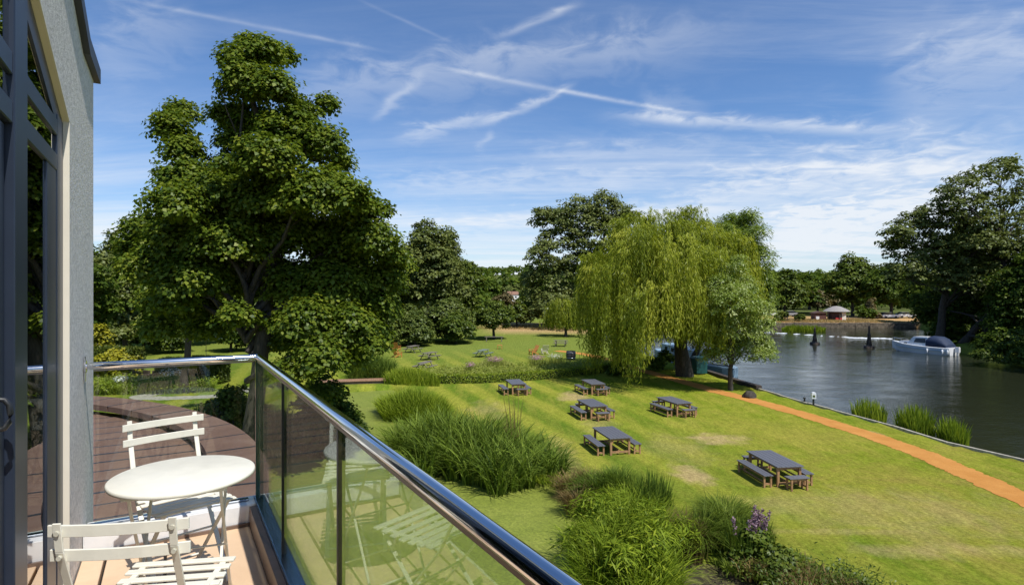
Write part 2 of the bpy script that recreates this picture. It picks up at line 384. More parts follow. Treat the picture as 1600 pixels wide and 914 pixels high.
# ------------------------------------------------------------------ object helpers
def tag(o, label=None, cat=None, group=None, kind=None):
    if label: o['label'] = label
    if cat: o['category'] = cat
    if group: o['group'] = group
    if kind: o['kind'] = kind
    return o
def empty(name, loc, rz=0.0, label=None, cat=None, group=None):
    o = bpy.data.objects.new(name, None)
    COL.objects.link(o)
    o.location = loc
    o.rotation_euler = (0, 0, rz)
    o.empty_display_size = .1
    return tag(o, label, cat, group)
def link_mesh(name, me, mat, parent=None):
    o = bpy.data.objects.new(name, me)
    COL.objects.link(o)
    if mat is not None:
        me.materials.append(M[mat] if isinstance(mat, str) else mat)
    if parent is not None:
        o.parent = parent
    return o
def copy_tree(o, parent=None):
    c = o.copy()
    COL.objects.link(c)
    if parent is not None:
        c.parent = parent
    for ch in [x for x in SC.objects if x.parent == o]:
        copy_tree(ch, c)
    return c
class MB:
    """collects boxes, tubes and prisms and links them as one mesh"""
    def __init__(s, fn=None):
        s.v, s.f, s.fn, s.sm = [], [], fn, set()
    def add(s, vs, fs, smooth=False):
        k = len(s.v)
        s.v += [s.fn(*p) if s.fn else tuple(p) for p in vs]
        for f in fs:
            if smooth: s.sm.add(len(s.f))
            s.f.append(tuple(i + k for i in f))
    def box(s, x0, x1, y0, y1, z0, z1):
        s.add([(x0, y0, z0), (x1, y0, z0), (x1, y1, z0), (x0, y1, z0), (x0, y0, z1), (x1, y0, z1), (x1, y1, z1), (x0, y1, z1)],
              [(0, 3, 2, 1), (4, 5, 6, 7), (0, 1, 5, 4), (1, 2, 6, 5), (2, 3, 7, 6), (3, 0, 4, 7)])
    def beam(s, a, b, w, h, up=(0, 0, 1)):
        """a bar from a to b, w wide and h deep"""
        a, b = Vector(a), Vector(b)
        d = (b - a).normalized()
        u = Vector(up)
        if abs(d.dot(u)) > .98: u = Vector((0, 1, 0))
        sd = d.cross(u).normalized() * w / 2
        u = sd.cross(d).normalized() * h / 2
        vs = [a - sd - u, a + sd - u, a + sd + u, a - sd + u, b - sd - u, b + sd - u, b + sd + u, b - sd + u]
        s.add(vs, [(0, 3, 2, 1), (4, 5, 6, 7), (0, 1, 5, 4), (1, 2, 6, 5), (2, 3, 7, 6), (3, 0, 4, 7)])
    def prism(s, poly, y0, y1, plane='xz'):
        n = len(poly)
        if plane == 'xz':
            vs = [(p[0], y0, p[1]) for p in poly] + [(p[0], y1, p[1]) for p in poly]
        elif plane == 'yz':
            vs = [(y0, p[0], p[1]) for p in poly] + [(y1, p[0], p[1]) for p in poly]
        else:
            vs = [(p[0], p[1], y0) for p in poly] + [(p[0], p[1], y1) for p in poly]
        s.add(vs, [tuple(range(n)), tuple(range(2 * n - 1, n - 1, -1))] + [(i, i + n, (i + 1) % n + n, (i + 1) % n) for i in range(n)])
    def tube(s, pts, radii, n=8, cap=True):
        pts = [Vector(p) for p in pts]
        if isinstance(radii, (int, float)): radii = [radii] * len(pts)
        vs, fs = [], []
        for i, p in enumerate(pts):
            d = (pts[min(i + 1, len(pts) - 1)] - pts[max(i - 1, 0)]).normalized()
            u = Vector((0, 0, 1)) if abs(d.z) < .95 else Vector((0, 1, 0))
            sd = d.cross(u).normalized(); u = sd.cross(d).normalized()
            for k in range(n):
                a = 2 * math.pi * k / n
                vs.append(p + (sd * math.cos(a) + u * math.sin(a)) * radii[i])
        for i in range(len(pts) - 1):
            for k in range(n):
                fs.append((i * n + k, i * n + (k + 1) % n, (i + 1) * n + (k + 1) % n, (i + 1) * n + k))
        s.add(vs, fs, True)
        if cap:
            m = (len(pts) - 1) * n
            s.add(vs[:n], [tuple(range(n - 1, -1, -1))]); s.add(vs[m:m + n], [tuple(range(n))])
    def lathe(s, prof, c=(0, 0, 0), n=20):
        vs, fs = [], []
        for r, z in prof:
            for k in range(n):
                a = 2 * math.pi * k / n
                vs.append((c[0] + r * math.cos(a), c[1] + r * math.sin(a), c[2] + z))
        for i in range(len(prof) - 1):
            for k in range(n):
                fs.append((i * n + k, i * n + (k + 1) % n, (i + 1) * n + (k + 1) % n, (i + 1) * n + k))
        s.add(vs, fs, True)
        m = (len(prof) - 1) * n
        s.add(vs[:n], [tuple(range(n - 1, -1, -1))]); s.add(vs[m:m + n], [tuple(range(n))])
    def build(s, name, mat, parent=None, bevel=0.0, off=None, seg=2):
        me = bpy.data.meshes.new(name)
        v = s.v
        if off is not None:
            v = [(p[0] - off[0], p[1] - off[1], p[2] - off[2]) for p in v]
        me.from_pydata([tuple(p) for p in v], [], s.f)
        for i in s.sm:
            me.polygons[i].use_smooth = True
        me.validate(); me.update()
        if bevel:
            bm = bmesh.new(); bm.from_mesh(me)
            bmesh.ops.remove_doubles(bm, verts=bm.verts, dist=1e-5)
            bmesh.ops.recalc_face_normals(bm, faces=bm.faces)
            es = [e for e in bm.edges if len(e.link_faces) == 2 and e.calc_face_angle(0) > .6]
            bmesh.ops.bevel(bm, geom=es, offset=bevel, segments=seg, affect='EDGES', clamp_overlap=True)
            bm.to_mesh(me); bm.free()
        return link_mesh(name, me, mat, parent)

def np_mesh(name, V, nper, tint, mat, parent):
    """V (N*nper, 3): N separate quads/strips given as quads list"""
    me = bpy.data.meshes.new(name)
    nv = len(V)
    me.vertices.add(nv)
    me.vertices.foreach_set('co', np.ascontiguousarray(V, dtype=np.float32).ravel())
    return me
def norm(a):
    return a / np.maximum(np.linalg.norm(a, axis=-1, keepdims=True), 1e-9)
def quads_mesh(name, V, Q, tint, mat, parent):
    me = bpy.data.meshes.new(name)
    me.vertices.add(len(V)); me.vertices.foreach_set('co', np.ascontiguousarray(V, np.float32).ravel())
    me.loops.add(Q.size); me.loops.foreach_set('vertex_index', np.ascontiguousarray(Q, np.int32).ravel())
    me.polygons.add(len(Q))
    me.polygons.foreach_set('loop_start', np.arange(0, Q.size, 4, dtype=np.int32))
    me.polygons.foreach_set('loop_total', np.full(len(Q), 4, np.int32))
    me.update(calc_edges=True)
    at = me.attributes.new('tint', 'FLOAT', 'POINT')
    at.data.foreach_set('value', np.ascontiguousarray(np.clip(tint, 0, 1), np.float32))
    return link_mesh(name, me, mat, parent)
def leaf_mesh(name, P, A, N, L, W, tint, mat, parent):
    """one folded diamond per leaf: P base, A axis, N normal, L length, W width"""
    n = len(P)
    A = norm(A); S = norm(np.cross(A, N)); N = np.cross(S, A)
    L = np.broadcast_to(np.asarray(L, float), (n,))[:, None]; W = np.broadcast_to(np.asarray(W, float), (n,))[:, None]
    V = np.empty((n, 4, 3))
    V[:, 0] = P
    V[:, 1] = P + A * L * .45 + S * W * .5 + N * W * .12
    V[:, 2] = P + A * L - N * L * .12
    V[:, 3] = P + A * L * .45 - S * W * .5 + N * W * .12
    return quads_mesh(name, V.reshape(-1, 3), np.arange(4 * n).reshape(n, 4), np.repeat(tint, 4), mat, parent)
def blade_mesh(name, P, Ht, ang, curve, W, tint, mat, parent, seg=5, fold=None):
    """arching grass blades: curve 0 upright, 1 bending over to the ground"""
    n = len(P)
    t = np.linspace(0, 1, seg + 1)[None, :]
    Ht = np.broadcast_to(np.asarray(Ht, float), (n,))[:, None]; cv = np.broadcast_to(np.asarray(curve, float), (n,))[:, None]
    W = np.broadcast_to(np.asarray(W, float), (n,))[:, None]
    r = Ht * cv * (t ** 1.8) * .85
    z = Ht * (t - cv * .62 * t ** 2.6)
    d = np.stack([np.cos(ang), np.sin(ang)], -1)
    tw = ang + np.random.default_rng(n).normal(0, .65, n)
    sd = np.stack([-np.sin(tw), np.cos(tw)], -1)
    w = W * np.clip((1.02 - t) ** .7, .04, 1) * (.6 + .4 * np.minimum(1, t * 4))
    C = np.empty((n, seg + 1, 3))
    C[..., 0] = P[:, 0:1] + d[:, 0:1] * r
    C[..., 1] = P[:, 1:2] + d[:, 1:2] * r
    C[..., 2] = P[:, 2:3] + z
    off = np.zeros((n, seg + 1, 3))
    off[..., 0] = sd[:, 0:1] * w / 2; off[..., 1] = sd[:, 1:2] * w / 2
    V = np.stack([C - off, C + off], 2).reshape(n, (seg + 1) * 2, 3)
    base = (np.arange(n) * (seg + 1) * 2)[:, None, None]
    k = (np.arange(seg) * 2)[None, :, None]
    Q = base + k + np.array([0, 1, 3, 2])[None, None, :]
    return quads_mesh(name, V.reshape(-1, 3), Q.reshape(-1, 4), np.repeat(tint, (seg + 1) * 2), mat, parent)

def crown_mesh(name, blobs, n, leaf, mat, parent, base, tuft=.75, rng=RNG, hollow=.55, aspect=.8, tmean=.52, tspread=.22, per=42, droop=0.0, flat=.72):
    """leaves gathered in tufts that sit on the outside of the blobs (x, y, z, r)"""
    B = np.array(blobs, float)
    wts = B[:, 3] ** 2; wts /= wts.sum()
    nt = max(8, n // per)
    bi = rng.choice(len(B), nt, p=wts)
    d = norm(rng.normal(size=(nt, 3)))
    d[:, 2] = np.where(d[:, 2] < -.35, -d[:, 2] * .7, d[:, 2]); d = norm(d)
    rad = B[bi, 3] * (hollow + (1.0 - hollow) * rng.random(nt) ** .6)
    T = B[bi, :3] + d * rad[:, None]
    tr = tuft * (.6 + .7 * rng.random(nt))
    ti = np.repeat(np.arange(nt), per)
    e = norm(rng.normal(size=(nt * per, 3)))
    e[:, 2] = np.abs(e[:, 2]) * 1.1 - .38
    q = rng.random(nt * per) ** .45
    P = T[ti] + e * (tr[ti] * q)[:, None] * np.array([1, 1, flat])
    N = norm(e * .6 + d[ti] * .45 + np.array([0, 0, .75]) + rng.normal(size=P.shape) * .38)
    A = norm(np.cross(N, rng.normal(size=P.shape)) + e * .5 + np.array([0, 0, -.25 - droop]))
    L = leaf * (.65 + .7 * rng.random(len(P)))
    ttint = rng.normal(0, .13, nt)
    tint = np.clip(tmean + ttint[ti] + rng.normal(0, tspread, len(P)), 0, 1)
    return leaf_mesh(name, P - np.array(base), A, N, L, L * aspect, tint, mat, parent)

def limb_path(a, b, rng, bow=.12, n=5):
    a, b = np.array(a, float), np.array(b, float)
    L = np.linalg.norm(b - a)
    off = rng.normal(size=3) * L * bow
    off[2] = abs(off[2]) * .4 + L * .05
    out = []
    for k in range(n):
        t = k / (n - 1)
        p = a + (b - a) * t + off * math.sin(math.pi * t) * .8 + rng.normal(size=3) * L * .012
        out.append(tuple(p))
    return out
def tree(name, label, cat, base, blobs, n, leaf, mat, trunk_r=.25, trunk_top=None, limbs=8, tuft=.75, group=None, bark='bark', twigs=0, **kw):
    rng = np.random.default_rng(int(abs(base[0] * 131 + base[1] * 17 + n)) % 100000)
    t = empty(name, base, 0, label, cat, group)
    B = np.array(blobs, float)
    top = np.array(trunk_top if trunk_top is not None else (np.average(B[:, :3], axis=0, weights=B[:, 3] ** 2) + np.array([0, 0, B[:, 3].mean() * .5])))
    mb = MB()
    b0 = np.array(base, float)
    path = limb_path(b0 - np.array([0, 0, .25]), top, rng, .03, 7)
    mb.tube(path, [trunk_r * 1.35, trunk_r, trunk_r * .9, trunk_r * .78, trunk_r * .6, trunk_r * .42, trunk_r * .25], 10)
    order = np.argsort(-B[:, 3])[:limbs]
    for k in order:
        c = B[k, :3]
        hgt = np.clip((c[2] - b0[2]) / max(.5, top[2] - b0[2]) * .72 - .05 * rng.random(), .18, .9)
        s = np.array(path[0]) + (np.array(path[-1]) - np.array(path[0])) * hgt
        pts = limb_path(s, c + rng.normal(size=3) * B[k, 3] * .15, rng, .10, 5)
        r = trunk_r * (.48 - .22 * hgt)
        mb.tube(pts, [r, r * .8, r * .6, r * .42, r * .2], 6, False)
        for _ in range(twigs):
            a = np.array(pts[int(rng.integers(2, 5))])
            e = c + norm(rng.normal(size=3)) * B[k, 3] * .85
            mb.tube(limb_path(a, e, rng, .12, 4), [r * .34, r * .26, r * .18, r * .07], 5, False)
    mb.build('trunk', bark, t, off=base)
    crown_mesh('crown', blobs, n, leaf, mat, t, base, tuft, rng, **kw)
    return t
def px_blobs(lst, depth, spread=1.0, rng=RNG, shrink=0.0):
    """crown lobes traced from the photograph, set at their own depths"""
    out = []
    for it in lst:
        x, y, r = it[:3]
        dd = it[3] if len(it) > 3 else rng.normal() * spread
        p = dp(x, y, depth + dd)
        out.append((p.x, p.y, p.z, max(r - shrink, r * .4) * depth / F))
    return out
def auto_blobs(c, half_w, z0, z1, n, rng=RNG, shape='round', depth_w=None):
    """lobes filling a crown: centre (x, y), half width, from z0 to z1"""
    out = []
    dw = depth_w or half_w
    h = z1 - z0
    for k in range(n):
        t = (k + .5) / n
        if shape == 'round': prof = math.sin(math.pi * (.16 + .80 * t)) ** .7
        elif shape == 'cone': prof = (1 - t) ** .8 * .95 + .08
        elif shape == 'mound': prof = math.sqrt(max(0, 1 - t * t)) * .95 + .05
        else: prof = 1 - .25 * t
        r = min(half_w * .52, h * .34) * (.72 + .5 * rng.random()) * (.55 + .45 * prof)
        a = rng.random() * 2 * math.pi + k * 2.4
        q = math.sqrt(rng.random()) * .5 + .5
        R = max(0, half_w * prof - r * .85) * q
        z = z0 + r * .6 + (h - r * 1.6) * t
        out.append((c[0] + math.cos(a) * R, c[1] + math.sin(a) * R * dw / half_w, z, r))
    return out
# ------------------------------------------------------------------ camera, sun, sky
cam = bpy.data.objects.new('camera', bpy.data.cameras.new('camera'))
COL.objects.link(cam)
cam.location = (0, 0, H)
cam.rotation_euler = (math.radians(90), 0, 0)
cam.data.sensor_width = 36
cam.data.lens = 36 * F / 1600
cam.data.shift_y = -2 / 1600
cam.data.clip_start = .05
cam.data.clip_end = 8000
SC.camera = cam
SUN = Vector((.645, -.764, 1.6)).normalized()
sun = bpy.data.objects.new('sun', bpy.data.lights.new('sun', 'SUN'))
COL.objects.link(sun)
sun.rotation_euler = SUN.to_track_quat('Z', 'Y').to_euler()
sun.data.energy = 4.3
sun.data.angle = math.radians(.53)
sun.data.color = (1.0, .955, .88)
SC.view_settings.view_transform = 'Standard'
SC.view_settings.look = 'None'
SC.view_settings.exposure = 0.22
SC.view_settings.gamma = 1.0
SC.view_settings.use_curve_mapping = False
SC.cycles.use_denoising = True
SC.cycles.max_bounces = 7
SC.cycles.diffuse_bounces = 3
SC.cycles.transparent_max_bounces = 24
SC.cycles.transmission_bounces = 6
SC.cycles.caustics_reflective = False
SC.cycles.sample_clamp_indirect = 6

def make_world():
    w = bpy.data.worlds.new('World')
    SC.world = w
    w.use_nodes = True
    t = w.node_tree
    t.nodes.clear()
    out = nn(t, 'ShaderNodeOutputWorld')
    bg = nn(t, 'ShaderNodeBackground'); bg.inputs['Strength'].default_value = .1
    sky = nn(t, 'ShaderNodeTexSky', sky_type='NISHITA')
    sky.sun_disc = False
    sky.sun_elevation = math.asin(SUN.z)
    sky.sun_rotation = math.atan2(SUN.x, SUN.y)
    sky.altitude = 60
    sky.air_density = 1.0; sky.dust_density = .35; sky.ozone_density = 2.2
    co = nn(t, 'ShaderNodeTexCoord').outputs['Generated']
    sp = nn(t, 'ShaderNodeSeparateXYZ'); t.links.new(co, sp.inputs[0])
    x, y, z = sp.outputs
    # cloud deck coordinates: where the view ray meets a high flat layer
    den = mathn(t, 'ADD', mathn(t, 'MAXIMUM', z, 0.0), .09)
    cb = nn(t, 'ShaderNodeCombineXYZ')
    t.links.new(mathn(t, 'DIVIDE', x, den), cb.inputs[0]); t.links.new(mathn(t, 'DIVIDE', y, den), cb.inputs[1])
    def layer(scale, rot, st, lo, hi, rough=.62, dist=.6, loc=(0, 0, 0)):
        mp = nn(t, 'ShaderNodeMapping')
        mp.inputs['Rotation'].default_value = (0, 0, rot); mp.inputs['Scale'].default_value = st; mp.inputs['Location'].default_value = loc
        t.links.new(cb.outputs[0], mp.inputs['Vector'])
        f = noise(t, mp.outputs[0], scale, 8, rough, dist)
        return nn_range(f, lo, hi)
    def nn_range(f, lo, hi):
        n = nn(t, 'ShaderNodeMapRange', interpolation_type='SMOOTHSTEP')
        n.inputs['From Min'].default_value = lo; n.inputs['From Max'].default_value = hi
        t.links.new(f, n.inputs['Value'])
        return n.outputs[0]
    big = layer(.42, .25, (1, 1, 1), .38, .62, .5, .3, (3.1, 1.7, 0))
    wisp = layer(1.15, -.30, (.42, 1.5, 1), .42, .80, .68, 1.2, (.4, .2, 0))
    wisp2 = layer(2.6, .55, (.5, 1.4, 1), .45, .85, .7, 1.5, (5, 2, 0))
    low = layer(.55, .05, (.30, 1.7, 1), .40, .70, .6, .7, (2.2, 7.3, 0))
    fine = layer(6.0, .2, (1, 1, 1), .22, .78, .58, .6)
    fac = mathn(t, 'MULTIPLY', mathn(t, 'MULTIPLY_ADD', wisp2, .4, wisp), mathn(t, 'MULTIPLY_ADD', big, .55, .12))
    # thicker veil low down
    lowm = nn_range(z, .36, .06)
    fac = mathn(t, 'ADD', mathn(t, 'MULTIPLY', fac, .55), mathn(t, 'MULTIPLY', mathn(t, 'MULTIPLY', low, lowm), .62))
    fac = mathn(t, 'ADD', fac, mathn(t, 'MULTIPLY', nn_range(z, .22, .0), .40))
    # condensation trails and the bands they have spread into
    def trail(p, q, wpx, amp, wob=.5, soft=.25):
        a = Vector(((p[0] - CX) / F, 1, (CY - p[1]) / F)).normalized()
        b = Vector(((q[0] - CX) / F, 1, (CY - q[1]) / F)).normalized()
        n = a.cross(b).normalized(); m = n.cross(a).normalized()
        ang = math.atan2(b.dot(m), b.dot(a))
        def dot(v):
            d = nn(t, 'ShaderNodeVectorMath', operation='DOT_PRODUCT')
            t.links.new(co, d.inputs[0]); d.inputs[1].default_value = v
            return d.outputs['Value']
        d = mathn(t, 'ADD', dot(n), mathn(t, 'MULTIPLY', mathn(t, 'SUBTRACT', fine, .5), wpx / F * wob))
        w = wpx / F * .74
        g = mathn(t, 'DIVIDE', d, w)
        g = mathn(t, 'POWER', 2.718, mathn(t, 'MULTIPLY', mathn(t, 'MULTIPLY', g, g), -1.0))
        s = mathn(t, 'DIVIDE', mathn(t, 'ARCTAN2', dot(m), dot(a)), ang)
        e = mathn(t, 'MULTIPLY', nn_range(s, -soft * .5, soft), nn_range(s, 1 + soft * .5, 1 - soft))
        return mathn(t, 'MULTIPLY', mathn(t, 'MULTIPLY', g, e), mathn(t, 'MULTIPLY', mathn(t, 'MULTIPLY_ADD', fine, .9, .35), amp * .8))
    for args in [((175, -4), (604, 81), 3.5, .25, .3), ((690, 106), (860, 139), 4.5, .50, .5), ((850, 138), (1100, 181), 4.0, .55, .5),
                 ((775, 58), (905, 8), 6, .42, 1.2), ((583, 188), (660, 118), 9, .36, 1.2), ((748, 196), (892, 138), 7, .62, 1.4),
                 ((620, 216), (775, 176), 13, .50, 1.5), ((960, 182), (1440, 207), 11, .62, 1.0), ((440, 150), (1130, 55), 40, .34, 1.2),
                 ((1100, 190), (1000, 150), 22, .25, 1.6), ((770, 205), (745, 235), 8, .25, 1.5), ((1180, 370), (1600, 290), 46, 1.0, 1.0),
                 ((560, 300), (1100, 275), 30, .30, 1.2), ((1380, 150), (1700, 90), 70, .32, 1.2), ((560, 0), (704, 66), 3, .13, .3),
                 ((140, 110), (300, 20), 45, .22, 1.4), ((820, 245), (1130, 230), 22, .25, 1.3), ((1000, 330), (1500, 250), 26, .30, 1.3), ((540, 380), (1250, 330), 40, .30, 1.0), ((1080, 300), (1650, 215), 45, .40, 1.2)]:
        fac = mathn(t, 'ADD', fac, trail(*args))
    fac = mathn(t, 'MULTIPLY', mathn(t, 'MINIMUM', fac, .88), nn_range(z, -.02, .02))
    c = mixc(t, fac, mixc(t, 1.0, sky.outputs[0], (.74, .96, 1.22), 'MULTIPLY'), (7.6, 7.9, 8.3))
    t.links.new(c, bg.inputs['Color'])
    t.links.new(bg.outputs[0], out.inputs['Surface'])
make_world()

# ------------------------------------------------------------------ terrain, water, path
RIVER = [(24, -14), (22.9, 8), (21.25, 23.8), (20.15, 26.6), (19.8, 30), (18.95, 34), (18.5, 36), (17.5, 42.6), (16.8, 49), (15.6, 60), (14.3, 72), (12.5, 88),
         (14, 106), (26, 119), (52, 119), (84, 119), (79, 107), (65, 86), (55.8, 72), (51.5, 58), (48.5, 40), (46.5, 10), (45, -14)]
POND = [tuple(gp(*p)[:2]) for p in [(520, 608), (610, 603), (690, 640), (745, 690), (830, 735), (885, 762), (935, 825), (1000, 862), (1100, 866), (1200, 888), (1262, 932), (1310, 1040)]] + \
       [(4.5, 6.5), (1.5, 4.5), (-2.5, 5), (-5.5, 9), (-7.5, 13), (-8.6, 19), (-9.4, 24), (-10.6, 30)]
def sdf(X, Y, poly):
    """signed distance, negative inside"""
    d = np.full(X.shape, 1e9); ins = np.zeros(X.shape, bool)
    n = len(poly)
    for i in range(n):
        x0, y0 = poly[i]; x1, y1 = poly[(i + 1) % n]
        ex, ey = x1 - x0, y1 - y0
        tt = np.clip(((X - x0) * ex + (Y - y0) * ey) / (ex * ex + ey * ey), 0, 1)
        d = np.minimum(d, np.hypot(X - x0 - tt * ex, Y - y0 - tt * ey))
        c = (y0 > Y) != (y1 > Y)
        with np.errstate(divide='ignore', invalid='ignore'):
            xi = (x1 - x0) * (Y - y0) / (y1 - y0 if y1 != y0 else 1e-9) + x0
        ins ^= c & (X < xi)
    return np.where(ins, -d, d)
def sstep(a, b, v):
    q = np.clip((v - a) / (b - a), 0, 1)
    return q * q * (3 - 2 * q)
def ground_z(X, Y):
    X = np.asarray(X, float); Y = np.asarray(Y, float)
    z = .42 * sstep(116, 119, Y) * sstep(20, 30, X)
    z = z + .35 * sstep(-.6, 1.5, X - np.interp(Y, [-14, 10, 40, 58, 72, 86, 107, 119], [45, 46.5, 48.5, 51.5, 55.8, 65, 79, 84])) * (Y < 119)
    z = z + 1.1 * np.exp(-(((X + 1) / 14) ** 2 + ((Y - 108) / 12) ** 2))
    z = z + 34 * sstep(330, 900, Y) * (.75 + .25 * np.sin(X * .006 + 1)) + 20 * sstep(260, 800, -X) + 18 * sstep(300, 900, X)
    z = z - 1.7 * sstep(.12, -.22, sdf(X, Y, RIVER)) * (np.abs(X) < 110)
    z = z - 1.1 * sstep(.55, -.55, sdf(X, Y, POND)) * (np.abs(X) < 40)
    return z
def make_ground():
    far = [-4000, -2200, -1200, -700, -450, -300, -200, -140, -100, -75, -58]
    xs = np.array(far + list(np.arange(-46, 98, .36)) + [104, 115, 130, 150, 180, 230, 300, 450, 700, 1200, 2200, 4000])
    ys = np.array([-3000, -1200, -500, -200, -90, -45, -25] + list(np.arange(-14, 123, .36)) + [128, 136, 148, 165, 190, 230, 280, 330, 400, 480, 570, 680, 800, 950, 1300, 2000, 3500, 6000])
    X, Y = np.meshgrid(xs, ys)
    Z = ground_z(X, Y)
    V = np.stack([X, Y, Z], -1).reshape(-1, 3)
    nx, ny = len(xs), len(ys)
    i = np.arange(nx - 1)[None, :] + (np.arange(ny - 1) * nx)[:, None]
    Q = np.stack([i, i + 1, i + 1 + nx, i + nx], -1).reshape(-1, 4)
    o = quads_mesh('ground', V, Q, np.zeros(len(V)), 'lawn', None)
    o.data.polygons.foreach_set('use_smooth', np.ones(len(Q), bool))
    tag(o, 'mown striped lawn with dry patches running to the riverbank', 'lawn', None, 'structure')
make_ground()
def grow(poly, e):
    n = len(poly); out = []
    area = sum(poly[i][0] * poly[(i + 1) % n][1] - poly[(i + 1) % n][0] * poly[i][1] for i in range(n))
    s = 1 if area > 0 else -1
    for i in range(n):
        a, b, c = Vector(poly[i - 1]), Vector(poly[i]), Vector(poly[(i + 1) % n])
        d = ((b - a).normalized() + (c - b).normalized()).normalized()
        out.append((b.x + d.y * e * s, b.y - d.x * e * s))
    return out
def sheet(name, poly, z, mat, label, cat, kind='structure'):
    me = bpy.data.meshes.new(name)
    bm = bmesh.new()
    f = bm.faces.new([bm.verts.new((p[0], p[1], z)) for p in poly])
    bmesh.ops.triangulate(bm, faces=[f])
    bm.normal_update()
    for f in bm.faces:
        if f.normal.z < 0: f.normal_flip()
    bm.to_mesh(me); bm.free()
    return tag(link_mesh(name, me, mat), label, cat, None, kind)
sheet('river', grow(RIVER, .5), -.6, 'river', 'calm dark river with rippled blue reflections beside the lawn', 'river')
sheet('pond', grow(POND, .7), -.32, 'duckweed', 'garden pond covered all over with pale green duckweed', 'pond')
sheet('mud', [tuple(gp(*p, -.3)[:2]) for p in [(1050, 960), (1040, 905), (1075, 878), (1140, 872), (1210, 893), (1265, 925), (1330, 1000)]], -.305, 'mud', 'dark wet mud patch with weeds at the pond edge', 'mud')
def ribbon(name, pts, width, z, mat, label, cat):
    pts = [Vector((p[0], p[1])) for p in pts]
    # smooth the centre line
    for _ in range(5):
        q = [pts[0]]
        for a, b in zip(pts, pts[1:]):
            q += [a * .75 + b * .25, a * .25 + b * .75]
        pts = q + [pts[-1]]
    vs, fs = [], []
    for i, p in enumerate(pts):
        d = (pts[min(i + 1, len(pts) - 1)] - pts[max(i - 1, 0)]).normalized()
        s = Vector((-d.y, d.x)) * width / 2
        j = .05 * math.sin(i * .43) + .04 * math.sin(i * .17)
        for k, sg in ((0, 1), (1, -1)):
            e = p + s * sg * (1 + j * sg + random.uniform(-.09, .09))
            vs.append((e.x, e.y, z + float(ground_z(e.x, e.y)) * (0 if z > 0 else 1)))
    for i in range(len(pts) - 1):
        fs.append((2 * i, 2 * i + 1, 2 * i + 3, 2 * i + 2))
    mb = MB(); mb.add(vs, fs)
    o = mb.build(name, mat)
    for f in o.data.polygons:
        if f.normal.z < 0: f.flip()
    return tag(o, label, cat, None, 'structure')
ribbon('path', [(16.4, -14), (16.9, 10), gp(1600, 779), gp(1500, 735), gp(1440, 708), gp(1360, 680), gp(1280, 655), gp(1180, 626), gp(1110, 609), gp(1060, 594), gp(1000, 578), gp(950, 562), gp(915, 553), gp(870, 548)], 1.25, .012, 'path', 'orange gravel path running along the riverside lawn', 'path')
ribbon('path', [(-24, 40), gp(200, 622), gp(290, 622), gp(350, 618), gp(400, 606)], 1.3, .012, 'stone_edge', 'pale gravel path below the left flower border', 'path')

# timber and stone edging of the near bank, masonry of the far bank
def edge_strip(name, pts, w, z0, z1, mat, label, cat):
    mb = MB()
    for a, b in zip(pts, pts[1:]):
        a, b = Vector((a[0], a[1], (z0 + z1) / 2)), Vector((b[0], b[1], (z0 + z1) / 2))
        L = (b - a).length; n = max(1, int(L / 2.2))
        for k in range(n):
            p, q = a.lerp(b, k / n), a.lerp(b, (k + 1) / n - .012 / max(L, .1) * 1)
            dz = random.uniform(-.018, .018)
            mb.beam(p + Vector((0, 0, dz)), q + Vector((0, 0, dz)), w, z1 - z0)
    return tag(mb.build(name, mat), label, cat)
edge_strip('bank_edging', [(24, -14), (22.9, 8), (21.25, 23.8), (20.15, 26.6), (19.8, 30), (18.95, 34), (18.5, 36), (17.65, 41.6)], .16, -1.0, .035, 'stone_edge', 'pale low stone edging between the lawn and the river', 'bank edging')
edge_strip('timber_quay', [(17.72, 41.3), (17.45, 43.2), (16.75, 49.6)], .42, -1.0, .24, 'dark_timber', 'dark timber quay beam on the bank behind the young tree', 'quay')
mb = MB()
wl = [(14, 107), (26, 119.2), (52, 119.2), (83.5, 119.2)]
for a, b in zip(wl, wl[1:]):
    n = int((Vector(b) - Vector(a)).length / 3)
    for k in range(n):
        p, q = Vector(a).lerp(Vector(b), k / n), Vector(a).lerp(Vector(b), (k + 1) / n)
        mb.beam((p.x, p.y, -.22 + random.uniform(-.05, .05)), (q.x, q.y, -.22 + random.uniform(-.05, .05)), .5 + random.uniform(0, .15), 1.45)
tag(mb.build('river_wall', 'bank_wall', bevel=.04, seg=1), 'long weathered masonry retaining wall below the golden grass bank', 'river wall')
# ------------------------------------------------------------------ the building and its balcony
QX, QY = -2.559, 3.440
U = Vector((-.5088, .8609)); NV = Vector((.8609, .5088))
def W(a, b, z):
    """building frame: a along the glazed wall (away from the eye), b outwards, z above the eye"""
    return (QX + U.x * a + NV.x * b, QY + U.y * a + NV.y * b, H + z)
FLZ = -1.55
hotel = empty('hotel_building', (QX, QY, 0), 0, 'pale rendered hotel building with slate blue glazed gable opening onto the balcony', 'building')
HO = (QX, QY, 0)
def hpart(mb, name, mat, parent=hotel, **k):
    return mb.build(name, mat, parent, off=HO, **k)
roofz = lambda a: 1.414 if a > 0 else (1.414 - .36 * a if a > -6.2 else 1.414 + 2.232 + .36 * (a + 6.2))
openz = lambda a: .876 - .37 * (a + .54) if a > -6.2 else .876 + 2.094 + .37 * (a + 6.2)
